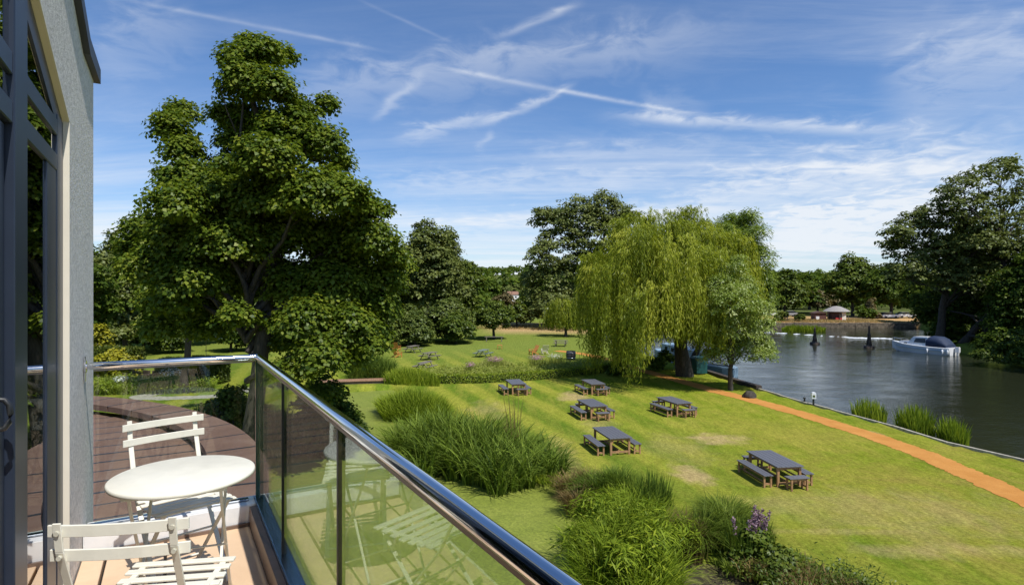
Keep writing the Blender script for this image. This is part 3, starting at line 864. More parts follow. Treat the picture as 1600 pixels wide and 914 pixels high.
# gable wall with its raked opening
mb = MB(W)
wall = [(.5, -7.2), (.5, roofz(.5)), (-6.2, roofz(-6.2)), (-12.9, roofz(-12.9)), (-12.9, -7.2)]
def wallprism(poly):
    n = len(poly)
    mb.add([(a, 0, z) for a, z in poly] + [(a, -.25, z) for a, z in poly], [tuple(range(n)), tuple(range(2 * n - 1, n - 1, -1))] + [(i, i + n, (i + 1) % n + n, (i + 1) % n) for i in range(n)])
wallprism([(.5, -7.2), (.5, roofz(.5)), (0, roofz(0)), (-.54, roofz(-.54)), (-.54, -7.2)])
wallprism([(-.54, openz(-.54)), (-.54, roofz(-.54)), (-6.2, roofz(-6.2)), (-6.2, openz(-6.2))])
wallprism([(-6.2, openz(-6.2)), (-6.2, roofz(-6.2)), (-9, roofz(-9)), (-9, openz(-9))])
wallprism([(-9, -7.2), (-9, roofz(-9)), (-12.9, roofz(-12.9)), (-12.9, -7.2)])
wallprism([(-.54, -7.2), (-.54, -1.57), (-9, -1.57), (-9, -7.2)])
mb2 = MB(W)
mb2.box(.25, .5, -8, -.25, -7.2, 1.25); mb2.box(-12.9, -12.65, -8, -.25, -7.2, 1.2); mb2.box(-12.65, .25, -8, -7.75, -7.2, 1.2)
o = hpart(mb, 'wall', 'plaster'); hpart(mb2, 'wall', 'plaster')
# smooth reveal lining at the jamb and along the rake
mb = MB(W)
mb.box(-.555, -.542, -.25, .001, -1.55, openz(-.54))
mb.add([(-.54, -.25, openz(-.54) - .013), (-.54, .001, openz(-.54) - .013), (-6.2, .001, openz(-6.2) - .013), (-6.2, -.25, openz(-6.2) - .013),
        (-.54, -.25, openz(-.54) - .001), (-.54, .001, openz(-.54) - .001), (-6.2, .001, openz(-6.2) - .001), (-6.2, -.25, openz(-6.2) - .001)],
       [(0, 3, 2, 1), (4, 5, 6, 7), (0, 1, 5, 4), (1, 2, 6, 5), (2, 3, 7, 6), (3, 0, 4, 7)])
hpart(mb, 'reveal', 'smooth_plaster')
# roof slab with a dark verge
mb = MB(W)
for s, (a0, a1) in ((1, (.57, 0)), (1, (0, -6.2)), (-1, (-6.2, -13))):
    z0, z1 = roofz(a0), roofz(a1)
    vs = []
    for b in (.035, -8.2):
        vs += [(a0, b, z0 + .003), (a1, b, z1 + .003), (a1, b, z1 + .10), (a0, b, z0 + .10)]
    mb.add(vs, [(0, 1, 2, 3), (7, 6, 5, 4), (0, 4, 5, 1), (1, 5, 6, 2), (2, 6, 7, 3), (3, 7, 4, 0)])
hpart(mb, 'roof', 'roof_dark')
# aluminium window wall: jamb, mullions, transoms, raked head
e0, e1 = -.025, -.10
def frame(x0, x1, z0, z1, b0=e0, b1=e1):
    m = MB(W); m.box(x0, x1, b1, b0, z0, z1)
    return hpart(m, 'window_frame', 'alu', bevel=.004, seg=1)
frame(-.73, -.557, -1.55, openz(-.557) - .02)
frame(-.976, -.738, -1.47, .585, e0 - .003, e1)
frame(-1.642, -1.436, -1.55, openz(-1.642) - .05, e0 + .006, e1)
for aa in (-3.4, -5.0, -6.6, -8.2): frame(aa - .07, aa + .07, -1.55, openz(aa) - .06, e0 + .006, e1)
for x0, x1 in ((-1.436, -.73), (-3.33, -1.642), (-4.93, -3.47), (-6.53, -5.07), (-8.13, -6.67)):
    frame(x0, x1, .585, .665); frame(x0, x1, .755, .835)
    frame(x0, x1, -1.55, -1.47)
m = MB(W)
for (p, q) in ((-.557, -6.2), (-6.2, -9)):
    zt0, zt1 = openz(p) - .014, openz(q) - .014
    vs = []
    for b in (e0 - .004, e1 + .004):
        vs += [(p, b, zt0), (q, b, zt1), (q, b, zt1 - .12), (p, b, zt0 - .12)]
    m.add(vs, [(0, 1, 2, 3), (7, 6, 5, 4), (0, 4, 5, 1), (1, 5, 6, 2), (2, 6, 7, 3), (3, 7, 4, 0)])
hpart(m, 'window_frame', 'alu')
def pane(x0, x1, z0a, z0b, z1a, z1b, b=-.036):
    m = MB(W)
    vs = [(x0, b, z0a), (x1, b, z0b), (x1, b, z1b), (x0, b, z1a), (x0, b - .012, z0a), (x1, b - .012, z0b), (x1, b - .012, z1b), (x0, b - .012, z1a)]
    m.add(vs, [(0, 1, 2, 3), (7, 6, 5, 4), (0, 4, 5, 1), (1, 5, 6, 2), (2, 6, 7, 3), (3, 7, 4, 0)])
    return hpart(m, 'window_pane', 'pane')
for x0, x1 in ((-1.436, -.73), (-3.33, -1.642), (-4.93, -3.47), (-6.53, -5.07), (-8.13, -6.67)):
    if x1 != -1.642: pane(x0, -.976 if x1 == -.73 else x1, -1.47, -1.47, .585, .585)
    xr = x1
    pane(x0, xr, .665, .665, .755, .755)
    pane(x0, xr, .835, .835, openz(x0) - .13, openz(xr) - .13)
# sliding door leaf just inside the mullion
m = MB(W)
for x0, x1, z0, z1 in ((-1.83, -1.657, -1.47, .58), (-3.33, -3.2, -1.47, .58), (-3.2, -1.83, -1.47, -1.36), (-3.2, -1.83, .48, .58)):
    m.box(x0, x1, -.105, -.045, z0, z1)
door = hpart(m, 'sliding_door', 'alu', bevel=.004, seg=1)
m = MB(W); m.box(-3.2, -1.83, -.07, -.058, -1.36, .48); m.build('door_pane', 'pane', door, off=HO)
m = MB(W)
m.tube([(-1.745, -.046, -.46), (-1.745, -.028, -.458), (-1.745, -.016, -.44), (-1.745, -.012, -.41), (-1.745, -.016, -.38), (-1.745, -.028, -.362), (-1.745, -.046, -.36)], .009, 8)
m.build('handle', 'dark_plastic', door, off=HO)
# room behind the glass
m = MB(W)
m.box(-9, .24, -5.1, -5.0, -1.55, 1.2); m.box(.16, .24, -5.0, -.26, -1.55, 1.2); m.box(-9.1, -9.02, -5, -.26, -1.55, 1.2); m.box(-9, .16, -5.0, -.26, 3.05, 3.1)
hpart(m, 'room_wall', 'room')
m = MB(W); m.box(-9, .16, -5.0, -.13, -1.66, -1.56); hpart(m, 'room_floor', 'room_floor')
m = MB(W)
for k in range(9):
    x = -1.62 - .06 * k
    m.tube([(x, -.26 - .03 * (k % 2), -1.54), (x, -.26 - .03 * (k % 2), .58)], .036, 8)
hpart(m, 'curtain', 'curtain')
# balcony floor: slab, planks with open joints, white kerb
m = MB(W); m.box(-9, .10, .003, 1.03, -1.90, -1.60); hpart(m, 'balcony_slab', 'white_kerb')
m = MB(W); m.box(-9, -.1, .004, .90, -1.5995, -1.5985); hpart(m, 'joint_dark_sheet', 'gasket')  # dark sheet added below the planks so the open joints read dark
m = MB(W)
for k in range(4):
    b0 = -.175 + .298 * k
    a = -.09
    while a > -8.8:
        L = 2.4 if k % 2 else 1.9
        m.box(max(a - L, -8.9), a - .008, max(.008, b0 + .008), min(.896, b0 + .29), -1.598, -1.55 + random.uniform(-.001, .001))
        a -= L
hpart(m, 'balcony_floor', 'plank', bevel=.003, seg=1)
m = MB(W); m.box(-.082, .098, .005, 1.02, -1.595, -1.415); hpart(m, 'kerb', 'white_kerb', bevel=.006)
m = MB(W); m.box(-.104, -.085, .005, .9, -1.595, -1.53); hpart(m, 'skirting', 'bronze_trim')

# glass balustrade
bal = empty('glass_balustrade', W(0, .963, FLZ), 0, 'clear frameless glass balustrade with polished steel handrail around the balcony', 'balustrade')
BO = tuple(bal.location)
def bpart(mb, name, mat, parent=bal, **k):
    return mb.build(name, mat, parent, off=BO, **k)
RB, RA, RZ = .963, 0.0, -.45
m = MB(W)
m.box(-8.9, .04, .936, 1.008, -1.597, -1.40); bpart(m, 'base_channel', 'steel', bevel=.006)
m = MB(W); m.box(-8.9, -.09, .897, .9345, -1.597, -1.425); bpart(m, 'channel_trim', 'bronze_trim')
m = MB(W); m.box(-.012, .035, .006, .903, -1.414, -1.40); bpart(m, 'base_channel', 'steel', bevel=.003, seg=1)
def gl(a0, a1, b0, b1):
    m = MB(W); m.box(a0, a1, b0, b1, -1.42, RZ - .018)
    return bpart(m, 'glass_panel', 'glass')
gl(.0035, .0145, .055, .945)
cuts = [-.006, -1.0, -2.2, -3.6, -5.0, -6.6]
for k in range(len(cuts) - 1):
    gl(cuts[k + 1] + (.012 if k else .003), cuts[k] - (.003 if k < 2 else .012), RB - .006, RB + .006)
for c, w in ((-1.0015, .0022), (-2.2, .011), (-3.6, .011), (-5.0, .011)):
    m = MB(W); m.box(c - w, c + w, RB - .0068, RB + .0068, -1.41, RZ - .02); bpart(m, 'joint_seal', 'gasket')
m = MB(W); m.box(-.006, .016, .946, .972, -1.41, RZ - .018); bpart(m, 'corner_seal', 'glass_edge')
m = MB(W)
m.tube([(RA, .03, RZ), (RA, .5, RZ), (RA, RB, RZ)], .0222, 24)
m.tube([(RA + .0, RB, RZ), (-3, RB, RZ), (-8.8, RB, RZ)], .0222, 24)
m.lathe([(.001, -.0222), (.0111, -.0192), (.0192, -.0111), (.0222, 0), (.0192, .0111), (.0111, .0192), (.001, .0222)], (RA, RB, RZ), 24)
hr = bpart(m, 'handrail', 'chrome')
m = MB(W); m.box(-8.8, -.03, RB - .0105, RB + .0105, RZ - .031, RZ - .019); m.box(-.0015, .0195, .05, .93, RZ - .031, RZ - .019)
bpart(m, 'glazing_strip', 'glazing_strip')
m = MB(W); m.tube([(RA, .003, RZ), (RA, .014, RZ)], .038, 20); m.tube([(RA, .012, RZ), (RA, .04, RZ)], .016, 14); m.box(-.012, .012, .003, .010, RZ - .09, RZ + .06)
bpart(m, 'wall_bracket', 'chrome')

# curved lower roof of the round pavilion
PC = Vector((-14.14, 3.85)); PR, PI_, PZ = 11.53, 10.72, 4.30
pav = empty('round_pavilion', (PC.x, PC.y, 0), 0, 'round lower pavilion with brown seamed roof and raised rim below the balcony', 'pavilion')
PO = (PC.x, PC.y, 0)
m = MB()
ca = U.x * (PC.x - QX) + U.y * (PC.y - QY); cbb = NV.x * (PC.x - QX) + NV.y * (PC.y - QY)
a = .62
while a < ca + 10.6:
    w = .60
    x0, x1 = a + .028, a + w - .028
    h0 = math.sqrt(max(.01, 10.78 ** 2 - (x0 - ca) ** 2)); h1 = math.sqrt(max(.01, 10.78 ** 2 - (x1 - ca) ** 2))
    lo = -9.0
    dz = random.uniform(-.006, .006)
    vs = []
    for z, lip in ((PZ - .32, 0), (PZ - .25, .02)):
        for (x, b) in ((x0, cbb - h0), (x1, cbb - h1), (x1, cbb + h1), (x0, cbb + h0)):
            vs.append(W(x, b, z - H + dz + (lip if x == x1 else 0)))
    m.add(vs, [(0, 3, 2, 1), (4, 5, 6, 7), (0, 1, 5, 4), (1, 2, 6, 5), (2, 3, 7, 6), (3, 0, 4, 7)])
    a += w
m.build('roof', 'copper', pav, off=PO)
sm = MB()
a = .62
while a < ca + 10.6:
    h0 = math.sqrt(max(.01, 10.75 ** 2 - (a - ca) ** 2))
    sm.beam(W(a, -9.0 if cbb - h0 < -9 else cbb - h0, PZ - .238 - H), W(a, cbb + h0, PZ - .238 - H), .062, .02)
    a += .60
m = MB(); m.lathe([(.05, PZ - .36), (11.3, PZ - .36), (11.3, PZ - .335), (.05, PZ - .335)], (PC.x, PC.y, 0), 96); m.build('roof_deck', 'roof_dark', pav, off=PO)
m = MB()
ang = -.9
while ang < 2.6:
    da = 1.02 / 11.1
    vs, fs = [], []
    n = 5
    rr = random.uniform(-.004, .004)
    for i in range(n):
        t_ = ang + .0022 + (da - .0044) * i / (n - 1)
        c_, s_ = math.cos(t_), math.sin(t_)
        for r, z in ((PI_, PZ - .13), (PR, PZ - .30), (PR, PZ + rr), (PI_, PZ + rr)):
            vs.append((PC.x + c_ * r, PC.y + s_ * r, z))
    for i in range(n - 1):
        for k in range(4):
            fs.append((i * 4 + k, i * 4 + (k + 1) % 4, i * 4 + 4 + (k + 1) % 4, i * 4 + 4 + k))
    fs += [(0, 3, 2, 1), tuple((n - 1) * 4 + k for k in range(4))]
    m.add(vs, fs)
    ang += da
rim = m.build('roof_rim', 'copper', pav, off=PO)
ang = -.9
while ang < 2.6:
    rm = MB(); rm.beam((PC.x + math.cos(ang) * (PI_ + .002), PC.y + math.sin(ang) * (PI_ + .002), PZ - .006), (PC.x + math.cos(ang) * (PR - .002), PC.y + math.sin(ang) * (PR - .002), PZ - .006), .045, .02)
    rm.build('seam', 'roof_dark', rim, off=PO)
    ang += 1.02 / 11.1
sm.build('roof_seam', 'roof_dark', pav, off=PO)
m = MB(); m.lathe([(11.05, -.9), (11.05, PZ - .34)], (PC.x, PC.y, 0), 96); m.build('wall', 'plaster', pav, off=PO)

# ------------------------------------------------------------------ bistro table and chairs
def bar_poly(m, pts, w, h, up):
    for p, q in zip(pts, pts[1:]):
        m.beam(p, q, w, h, up)
def bistro_chair(name, label, loc, face):
    """origin on the floor under the backrest; +y is the way the sitter faces"""
    fl = H + FLZ
    ang = math.atan2(face[1], face[0]) - math.pi / 2
    t = empty(name, (loc[0], loc[1], fl), ang, label, 'chair', 'cream folding bistro chairs')
    for sx in (-1, 1):
        x = .165 * sx
        # long bar: top of the back, down and forward to the front foot
        m = MB()
        bar_poly(m, [(x, -.015, .835), (x, .0, .74), (x, .06, .58), (x, .13, .45), (x, .50, .012)], .024, .006, (0, 1, .4))
        for yb, zb in ((-.014, .803), (-.001, .722)): m.tube([(x - .004, yb + .014, zb), (x + .004, yb + .010, zb)], .007, 8)
        m.build('back_leg' if False else 'frame_bar', 'cream', t, bevel=.0015, seg=1)
        m = MB()
        x2 = .150 * sx
        bar_poly(m, [(x2, .53, .452), (x2, .48, .40), (x2, .09, .012)], .022, .006, (0, 1, .4))
        m.build('leg', 'cream', t, bevel=.0015, seg=1)
        m = MB(); m.beam((x2, .145, .448), (x2, .535, .448), .022, .008); m.build('seat_rail', 'cream', t)
    for q in ([(-.165, .468, .05), (.165, .468, .05)], [(-.15, .128, .05), (.15, .128, .05)], [(-.165, .295, .25), (.165, .295, .25)]):
        m = MB(); m.tube(q, .006, 8); m.build('stretcher', 'cream', t)
    for zz, yy in ((.803, .014), (.722, .026)):
        m = MB()
        n = 6
        for k in range(n):
            x0, x1 = -.205 + .41 * k / n, -.205 + .41 * (k + 1) / n
            c0, c1 = -.018 * (1 - (x0 / .205) ** 2), -.018 * (1 - (x1 / .205) ** 2)
            vs = []
            for (xx, cc) in ((x0, c0), (x1, c1)):
                for dy, dz in ((-.005, -.0185), (.004, -.0185), (.004, .0185), (-.005, .0185)):
                    vs.append((xx, yy + cc + dy, zz + dz))
            m.add(vs, [(0, 1, 2, 3), (7, 6, 5, 4), (0, 4, 5, 1), (1, 5, 6, 2), (2, 6, 7, 3), (3, 7, 4, 0)])
        m.build('back_slat', 'cream', t, bevel=.0015, seg=1)
    for sx in (-1, 1):
        for zz, yy in ((.803, -.014), (.722, -.002)):
            m = MB(); m.tube([(.165 * sx, yy - .004, zz), (.165 * sx, yy + .012, zz)], .0075, 10); m.build('rivet', 'cream_bolt', t)
    for k in range(7):
        y = .175 + k * .058
        z = .456 + .016 * math.sin(k / 6 * math.pi * 1.0) * -1 + (.0 if k < 6 else -.006)
        ms = MB(); ms.box(-.19, .19, y - .017, y + .017, z, z + .010)
        ms.build('seat_slat', 'cream', t, bevel=.0025, seg=1)
    return t
bistro_chair('bistro_chair', 'cream slatted folding chair facing the camera across the round bistro table', (-1.985, 3.285), (.73, -.68))
bistro_chair('bistro_chair', 'cream slatted folding chair seen from behind, nearest the balcony door', (-1.243, 1.815), (-.155, .988))
bt = empty('bistro_table', (-1.515, 2.66, H + FLZ), math.atan2(.73, -.68) * 0 + .35, 'round cream metal bistro table on crossed folding legs', 'table')
m = MB(); m.lathe([(.02, .690), (.292, .690), (.299, .693), (.301, .700), (.299, .708), (.294, .711), (.02, .712), (.0005, .712)], n=64); m.build('tabletop', 'cream', bt)
for s in (-1, 1):
    for sx in (-1, 1):
        xo = (.175 if s > 0 else .158) * sx
        m = MB(); bar_poly(m, [(xo, -.19 * s, .689), (xo, -.15 * s, .60), (xo, .0, .36), (xo, .205 * s, .012)], .013, .007, (0, 1, .4)); m.build('leg', 'cream', bt, bevel=.0015, seg=1)
    xo = .175 if s > 0 else .158
    m = MB(); m.tube([(-xo, .18 * s, .05), (xo, .18 * s, .05)], .006, 8); m.build('stretcher', 'cream', bt)
    m = MB(); m.tube([(-xo, -.185 * s, .675), (xo, -.185 * s, .675)], .007, 8); m.build('stretcher', 'cream', bt)
m = MB(); m.tube([(-.18, 0, .36), (.18, 0, .36)], .005, 8); m.build('pivot_rod', 'cream', bt)
for s in (-1, 1):
    m = MB(); m.box(-.20, .20, s * .1925 - .0125, s * .1925 + .0125, .672, .689); m.build('top_rail', 'cream', bt)

# ------------------------------------------------------------------ picnic sets on the lawn
def picnic_table(name):
    t = empty(name, (0, 0, 0))
    L, Wd, Ht = 2.12, 1.03, .75
    m = MB()
    for k in range(6):
        y = -Wd / 2 + Wd * (k + .5) / 6
        m.box(-L / 2, L / 2, y - Wd / 12 + .004, y + Wd / 12 - .004, Ht - .035, Ht)
    m.build('tabletop', 'table_top', t, bevel=.004, seg=1)
    for sx in (-1, 1):
        for sy in (-1, 1):
            m = MB(); x, y = sx * (L / 2 - .13), sy * (Wd / 2 - .10); m.box(x - .045, x + .045, y - .045, y + .045, 0, Ht - .036); m.build('leg', 'teak', t, bevel=.005, seg=1)
    m = MB()
    for sx in (-1, 1):
        m.beam((sx * (L / 2 - .13), -Wd / 2 + .146, .12), (sx * (L / 2 - .13), Wd / 2 - .146, .12), .05, .08)
        m.beam((sx * (L / 2 - .13), -Wd / 2 + .146, Ht - .09), (sx * (L / 2 - .13), Wd / 2 - .146, Ht - .09), .04, .09)
        for sy in (-1, 1): m.beam((sx * (L / 2 - .13), sy * .33, Ht - .16), (sx * (L / 2 - .34), sy * .33, Ht - .05), .035, .05)
    m.beam((-L / 2 + .156, 0, .125), (L / 2 - .156, 0, .125), .05, .07)
    for sy in (-1, 1): m.beam((-L / 2 + .176, sy * (Wd / 2 - .10), Ht - .08), (L / 2 - .176, sy * (Wd / 2 - .10), Ht - .08), .03, .085)
    m.build('stretcher', 'teak', t)
    return t
def picnic_bench(name, L):
    t = empty(name, (0, 0, 0))
    Wd, Ht = .36, .45
    m = MB()
    for k in range(3):
        y = -Wd / 2 + Wd * (k + .5) / 3
        m.box(-L / 2, L / 2, y - Wd / 6 + .004, y + Wd / 6 - .004, Ht - .032, Ht)
    m.build('seat', 'table_top', t, bevel=.004, seg=1)
    for sx in (-1, 1):
        for sy in (-1, 1):
            m = MB(); x, y = sx * (L / 2 - .09), sy * (Wd / 2 - .055); m.box(x - .032, x + .032, y - .032, y + .032, 0, Ht - .033); m.build('leg', 'teak', t, bevel=.004, seg=1)
    m = MB()
    for sx in (-1, 1): m.beam((sx * (L / 2 - .09), -.092, .12), (sx * (L / 2 - .09), .092, .12), .04, .055)
    if L > 1: m.beam((-L / 2 + .11, 0, .122), (L / 2 - .11, 0, .122), .04, .05)
    for sy in (-1, 1): m.beam((-L / 2 + .124, sy * .125, Ht - .07), (L / 2 - .124, sy * .125, Ht - .07), .025, .06)
    m.build('stretcher', 'teak', t)
    return t
pt0, lb0, sb0 = picnic_table('picnic_table'), picnic_bench('long_bench', 1.95), picnic_bench('short_bench', .78)
used = {}
def place(proto, x, y, rz, label, cat, group):
    o = proto if proto.name not in used else copy_tree(proto)
    used[proto.name] = 1
    o.location = (x, y, 0); o.rotation_euler = (0, 0, rz)
    tag(o, label, cat, group)
SETS = [  # centre, long axis (pointing at the viewer), benches, words that single the set out
    ((9.82, 21.6), (.26, -2.12), 'LRNF', 'nearest set, below the orange path'),
    ((4.42, 25.6), (.50, -2.2), 'LR', 'set just beyond the tall reeds'),
    ((4.50, 32.4), (.48, -1.95), 'LRNF', 'set with the sandy worn patch behind it'),
    ((5.62, 39.9), (.36, -1.75), 'LRN', 'set at the edge of the willow shade'),
    ((9.33, 33.2), (.58, -1.8), 'LRNF', 'set closest to the bend of the orange path'),
    ((.25, 39.9), (.40, -1.85), 'LRN', 'set standing in front of the low box hedge')]
for (cx, cy), ax, bs, wd in SETS:
    ax = Vector(ax).normalized(); sd = Vector((ax.y, -ax.x)); sd = sd if sd.x < 0 else -sd
    rz = math.atan2(ax.y, ax.x)
    place(pt0, cx, cy, rz, 'charcoal topped teak picnic table of the ' + wd, 'picnic table', 'charcoal and teak picnic tables')
    j = lambda: random.uniform(-.05, .05)
    for b in bs:
        if b in 'LR':
            s = 1 if b == 'L' else -1
            p = Vector((cx, cy)) + sd * s * ((.86 if s > 0 else .74) + j()) + ax * (.06 + j())
            place(lb0, p.x, p.y, rz + j() * .6, ('left' if s > 0 else 'right') + ' long charcoal bench of the ' + wd, 'bench', 'charcoal and teak benches')
        else:
            s = 1 if b == 'N' else -1
            p = Vector((cx, cy)) + ax * s * (1.30 + j()) + sd * (-.12 * s + j())
            place(sb0, p.x, p.y, rz + math.pi / 2 + j(), ('near' if s > 0 else 'far') + ' end short charcoal bench of the ' + wd, 'bench', 'charcoal and teak benches')

# A-frame picnic benches on the far lawn
def aframe(name, top, seat):
    t = empty(name, (0, 0, 0))
    L = 1.8
    m = MB()
    for k in range(5): m.box(-L / 2, L / 2, -.36 + .146 * k, -.36 + .146 * k + .138, .71, .75)
    m.build('tabletop', top, t)
    for s in (-1, 1):
        m = MB()
        for k in range(2): m.box(-L / 2, L / 2, s * .72 - .14 + .146 * k, s * .72 - .14 + .146 * k + .138, .42, .46)
        m.build('seat', seat, t)
    for sx in (-1, 1):
        x = sx * .6
        for s in (-1, 1):
            m = MB(); m.beam((x, s * .72, 0), (x, s * .22, .71), .05, .09, (1, 0, 0)); m.build('leg', seat, t)
        m = MB(); m.beam((x + .05 * sx, -.82, .385), (x + .05 * sx, .82, .385), .045, .07); m.build('crossbeam', seat, t)
    return t
af0 = aframe('picnic_bench', 'old_wood', 'old_wood')
def far_place(proto, pos, rz, label, cat, group=None):
    o = proto if proto.name not in used else copy_tree(proto)
    used[proto.name] = 1
    o.location = (pos.x, pos.y, float(ground_z(pos.x, pos.y))); o.rotation_euler = (0, 0, rz)
    return tag(o, label, cat, group)
G = 'wooden picnic benches on the far lawn'
far_place(af0, gp(645, 550.5), 1.15, 'weathered wooden picnic bench farthest left on the far lawn', 'picnic bench', G)
far_place(af0, gp(671, 562), 1.0, 'weathered wooden picnic bench in the middle of a loose row of three', 'picnic bench', G)
far_place(af0, gp(664, 579), 1.25, 'weathered wooden picnic bench just behind the flower bed', 'picnic bench', G)
far_place(aframe('picnic_bench', 'green_wood', 'green_wood'), gp(755, 557.5), 1.2, 'green weathered picnic bench alone on the open far lawn', 'picnic bench', G)
far_place(af0, gp(988, 556), -.4, 'wooden picnic bench in deep willow shade beside the path', 'picnic bench', G)
far_place(af0, gp(876, 541), -.2, 'wooden picnic bench in shade below the small weeping willow', 'picnic bench', G)
# slatted plank bench under the orchard tree
t = empty('plank_bench', gp(772, 534), 0, 'pale plank bench standing under the orchard trees', 'bench')
m = MB(); m.box(-1.3, 1.3, -.2, .2, .66, .74); m.build('seat', 'old_wood', t)
for s in (-1, 1):
    m = MB(); m.box(s * 1.05 - .06, s * 1.05 + .06, -.18, .18, 0, .659); m.build('leg', 'old_wood', t)
def adirondack(mat):
    t = empty('garden_chair', (0, 0, 0))
    m = MB()
    for k in range(5): m.beam((-.26 + .13 * k, .22, .30), (-.30 + .15 * k, .62, 1.02), .11, .02, (0, 1, 0))
    m.build('backrest', mat, t)
    m = MB()
    for k in range(5): m.beam((-.28, -.30 + .13 * k, .40 - .025 * k), (.28, -.30 + .13 * k, .40 - .025 * k), .11, .02)
    m.build('seat', mat, t)
    for s in (-1, 1):
        m = MB(); m.box(s * .33 - .06, s * .33 + .06, -.38, .38, .56, .585); m.build('armrest', mat, t)
        m = MB(); m.box(s * .31 - .025, s * .31 + .025, -.36, -.26, 0, .559); m.build('leg', mat, t)
        m = MB(); m.beam((s * .29, -.3, .38), (s * .29, .55, .05), .03, .1); m.build('leg', mat, t)
    return t
ad0 = adirondack('orange_wood')
G = 'slatted garden chairs on the far lawn'
far_place(ad0, gp(621, 558), 2.4, 'orange slatted garden chair by the reeds, front one of two', 'garden chair', G)
far_place(ad0, gp(620, 548), 2.9, 'orange slatted garden chair by the reeds, rear one of two', 'garden chair', G)
far_place(ad0, gp(833, 554), -1.0, 'orange slatted garden chair beside the cream chair', 'garden chair', G)
far_place(adirondack('white_cloth'), gp(851, 553), 3.3, 'cream garden chair facing away beside an orange one', 'garden chair', G)
t = empty('side_table', gp(781, 545), 0, 'small orange wooden side table alone on the far lawn', 'table')
m = MB(); m.box(-.3, .3, -.3, .3, .44, .48); m.build('tabletop', 'orange_wood', t)
for sx in (-1, 1):
    for sy in (-1, 1):
        m = MB(); m.box(sx * .25 - .03, sx * .25 + .03, sy * .25 - .03, sy * .25 + .03, 0, .439); m.build('leg', 'orange_wood', t)
# dark wooden planter box at the end of the flower bed
t = empty('planter', gp(892, 562), .1, 'dark square barrel planter at the end of the flower bed', 'planter')
m = MB(); m.lathe([(.42, 0), (.52, .45), (.46, .9), (.40, .9), (.40, .80), (.02, .80)], n=14); m.build('tub', 'slate_dark', t)
m = MB()
for z in (.2, .7): m.lathe([(.50, z), (.525, z + .02), (.50, z + .05)], n=14)
m.build('hoop', 'steel', t)
# lounge seats beside the left garden
def cube_seat():
    t = empty('lounge_seat', (0, 0, 0))
    m = MB(); m.box(-.42, .42, -.4, .4, .05, .38); m.build('seat', 'brown_rattan', t, bevel=.03)
    m = MB(); m.box(-.42, .42, .30, .46, .381, .82); m.build('backrest', 'brown_rattan', t, bevel=.03)
    for s in (-1, 1):
        m = MB(); m.box(s * .48 - .055, s * .48 + .055, -.4, .4, .05, .6); m.build('armrest', 'brown_rattan', t, bevel=.02)
    return t
cs0 = cube_seat()
far_place(cs0, gp(221, 596), -.5, 'dark brown rattan lounge seat, left one of the pair on the side lawn', 'lounge seat', 'rattan seats on the side lawn')
far_place(cs0, gp(247, 596), .5, 'dark brown rattan lounge seat, right one of the pair on the side lawn', 'lounge seat', 'rattan seats on the side lawn')
t = empty('low_table', gp(234, 599), 0, 'dark low rattan table between two lounge seats', 'table')
m = MB(); m.box(-.35, .35, -.3, .3, .3, .36); m.build('tabletop', 'brown_rattan', t); m = MB(); m.box(-.28, .28, -.24, .24, 0, .299); m.build('base', 'brown_rattan', t)
t = empty('garden_parasol', gp(322, 560), 0, 'dark teal parasol open over tables beyond the clipped hedges', 'parasol')
m = MB(); m.lathe([(.03, 0), (.03, 2.5)], n=8); m.build('pole', 'old_wood', t)
m = MB(); m.lathe([(1.6, 2.05), (1.1, 2.25), (.5, 2.45), (.03, 2.58)], n=8); m.build('canopy', 'canvas_blue', t)
t = empty('sun_lounger', gp(292, 583), .6, 'teal cushioned sun lounger on the lawn strip between hedges', 'sun lounger')
m = MB(); m.box(-.9, .9, -.33, .33, .30, .38); m.build('cushion', 'teal', t, bevel=.02); m = MB()
for sx in (-1, 1):
    for sy in (-1, 1): m.box(sx * .8 - .03, sx * .8 + .03, sy * .28 - .03, sy * .28 + .03, 0, .299)
m.build('frame', 'old_wood', t)

# boardwalk over the end of the pond
t = empty('boardwalk', gp(575, 601), 0, 'rust coloured timber boardwalk crossing the end of the pond', 'boardwalk')
bo = tuple(t.location)
m = MB()
p0, p1 = gp(500, 600), gp(640, 596)
nb = 44
for k in range(nb):
    q = p0.lerp(p1, (k + .5) / nb); d = (p1 - p0).normalized(); sdv = Vector((-d.y, d.x, 0))
    m.beam(q - sdv * .6 + Vector((0, 0, .22)), q + sdv * .6 + Vector((0, 0, .22)), (p1 - p0).length / nb - .012, .05)
m.build('deck', 'rust_timber', t, off=bo)
m = MB()
for s in (-.5, .5): m.beam(p0 + sdv * s + Vector((0, 0, .10)), p1 + sdv * s + Vector((0, 0, .10)), .08, .18)
m.build('bearer', 'dark_timber', t, off=bo)

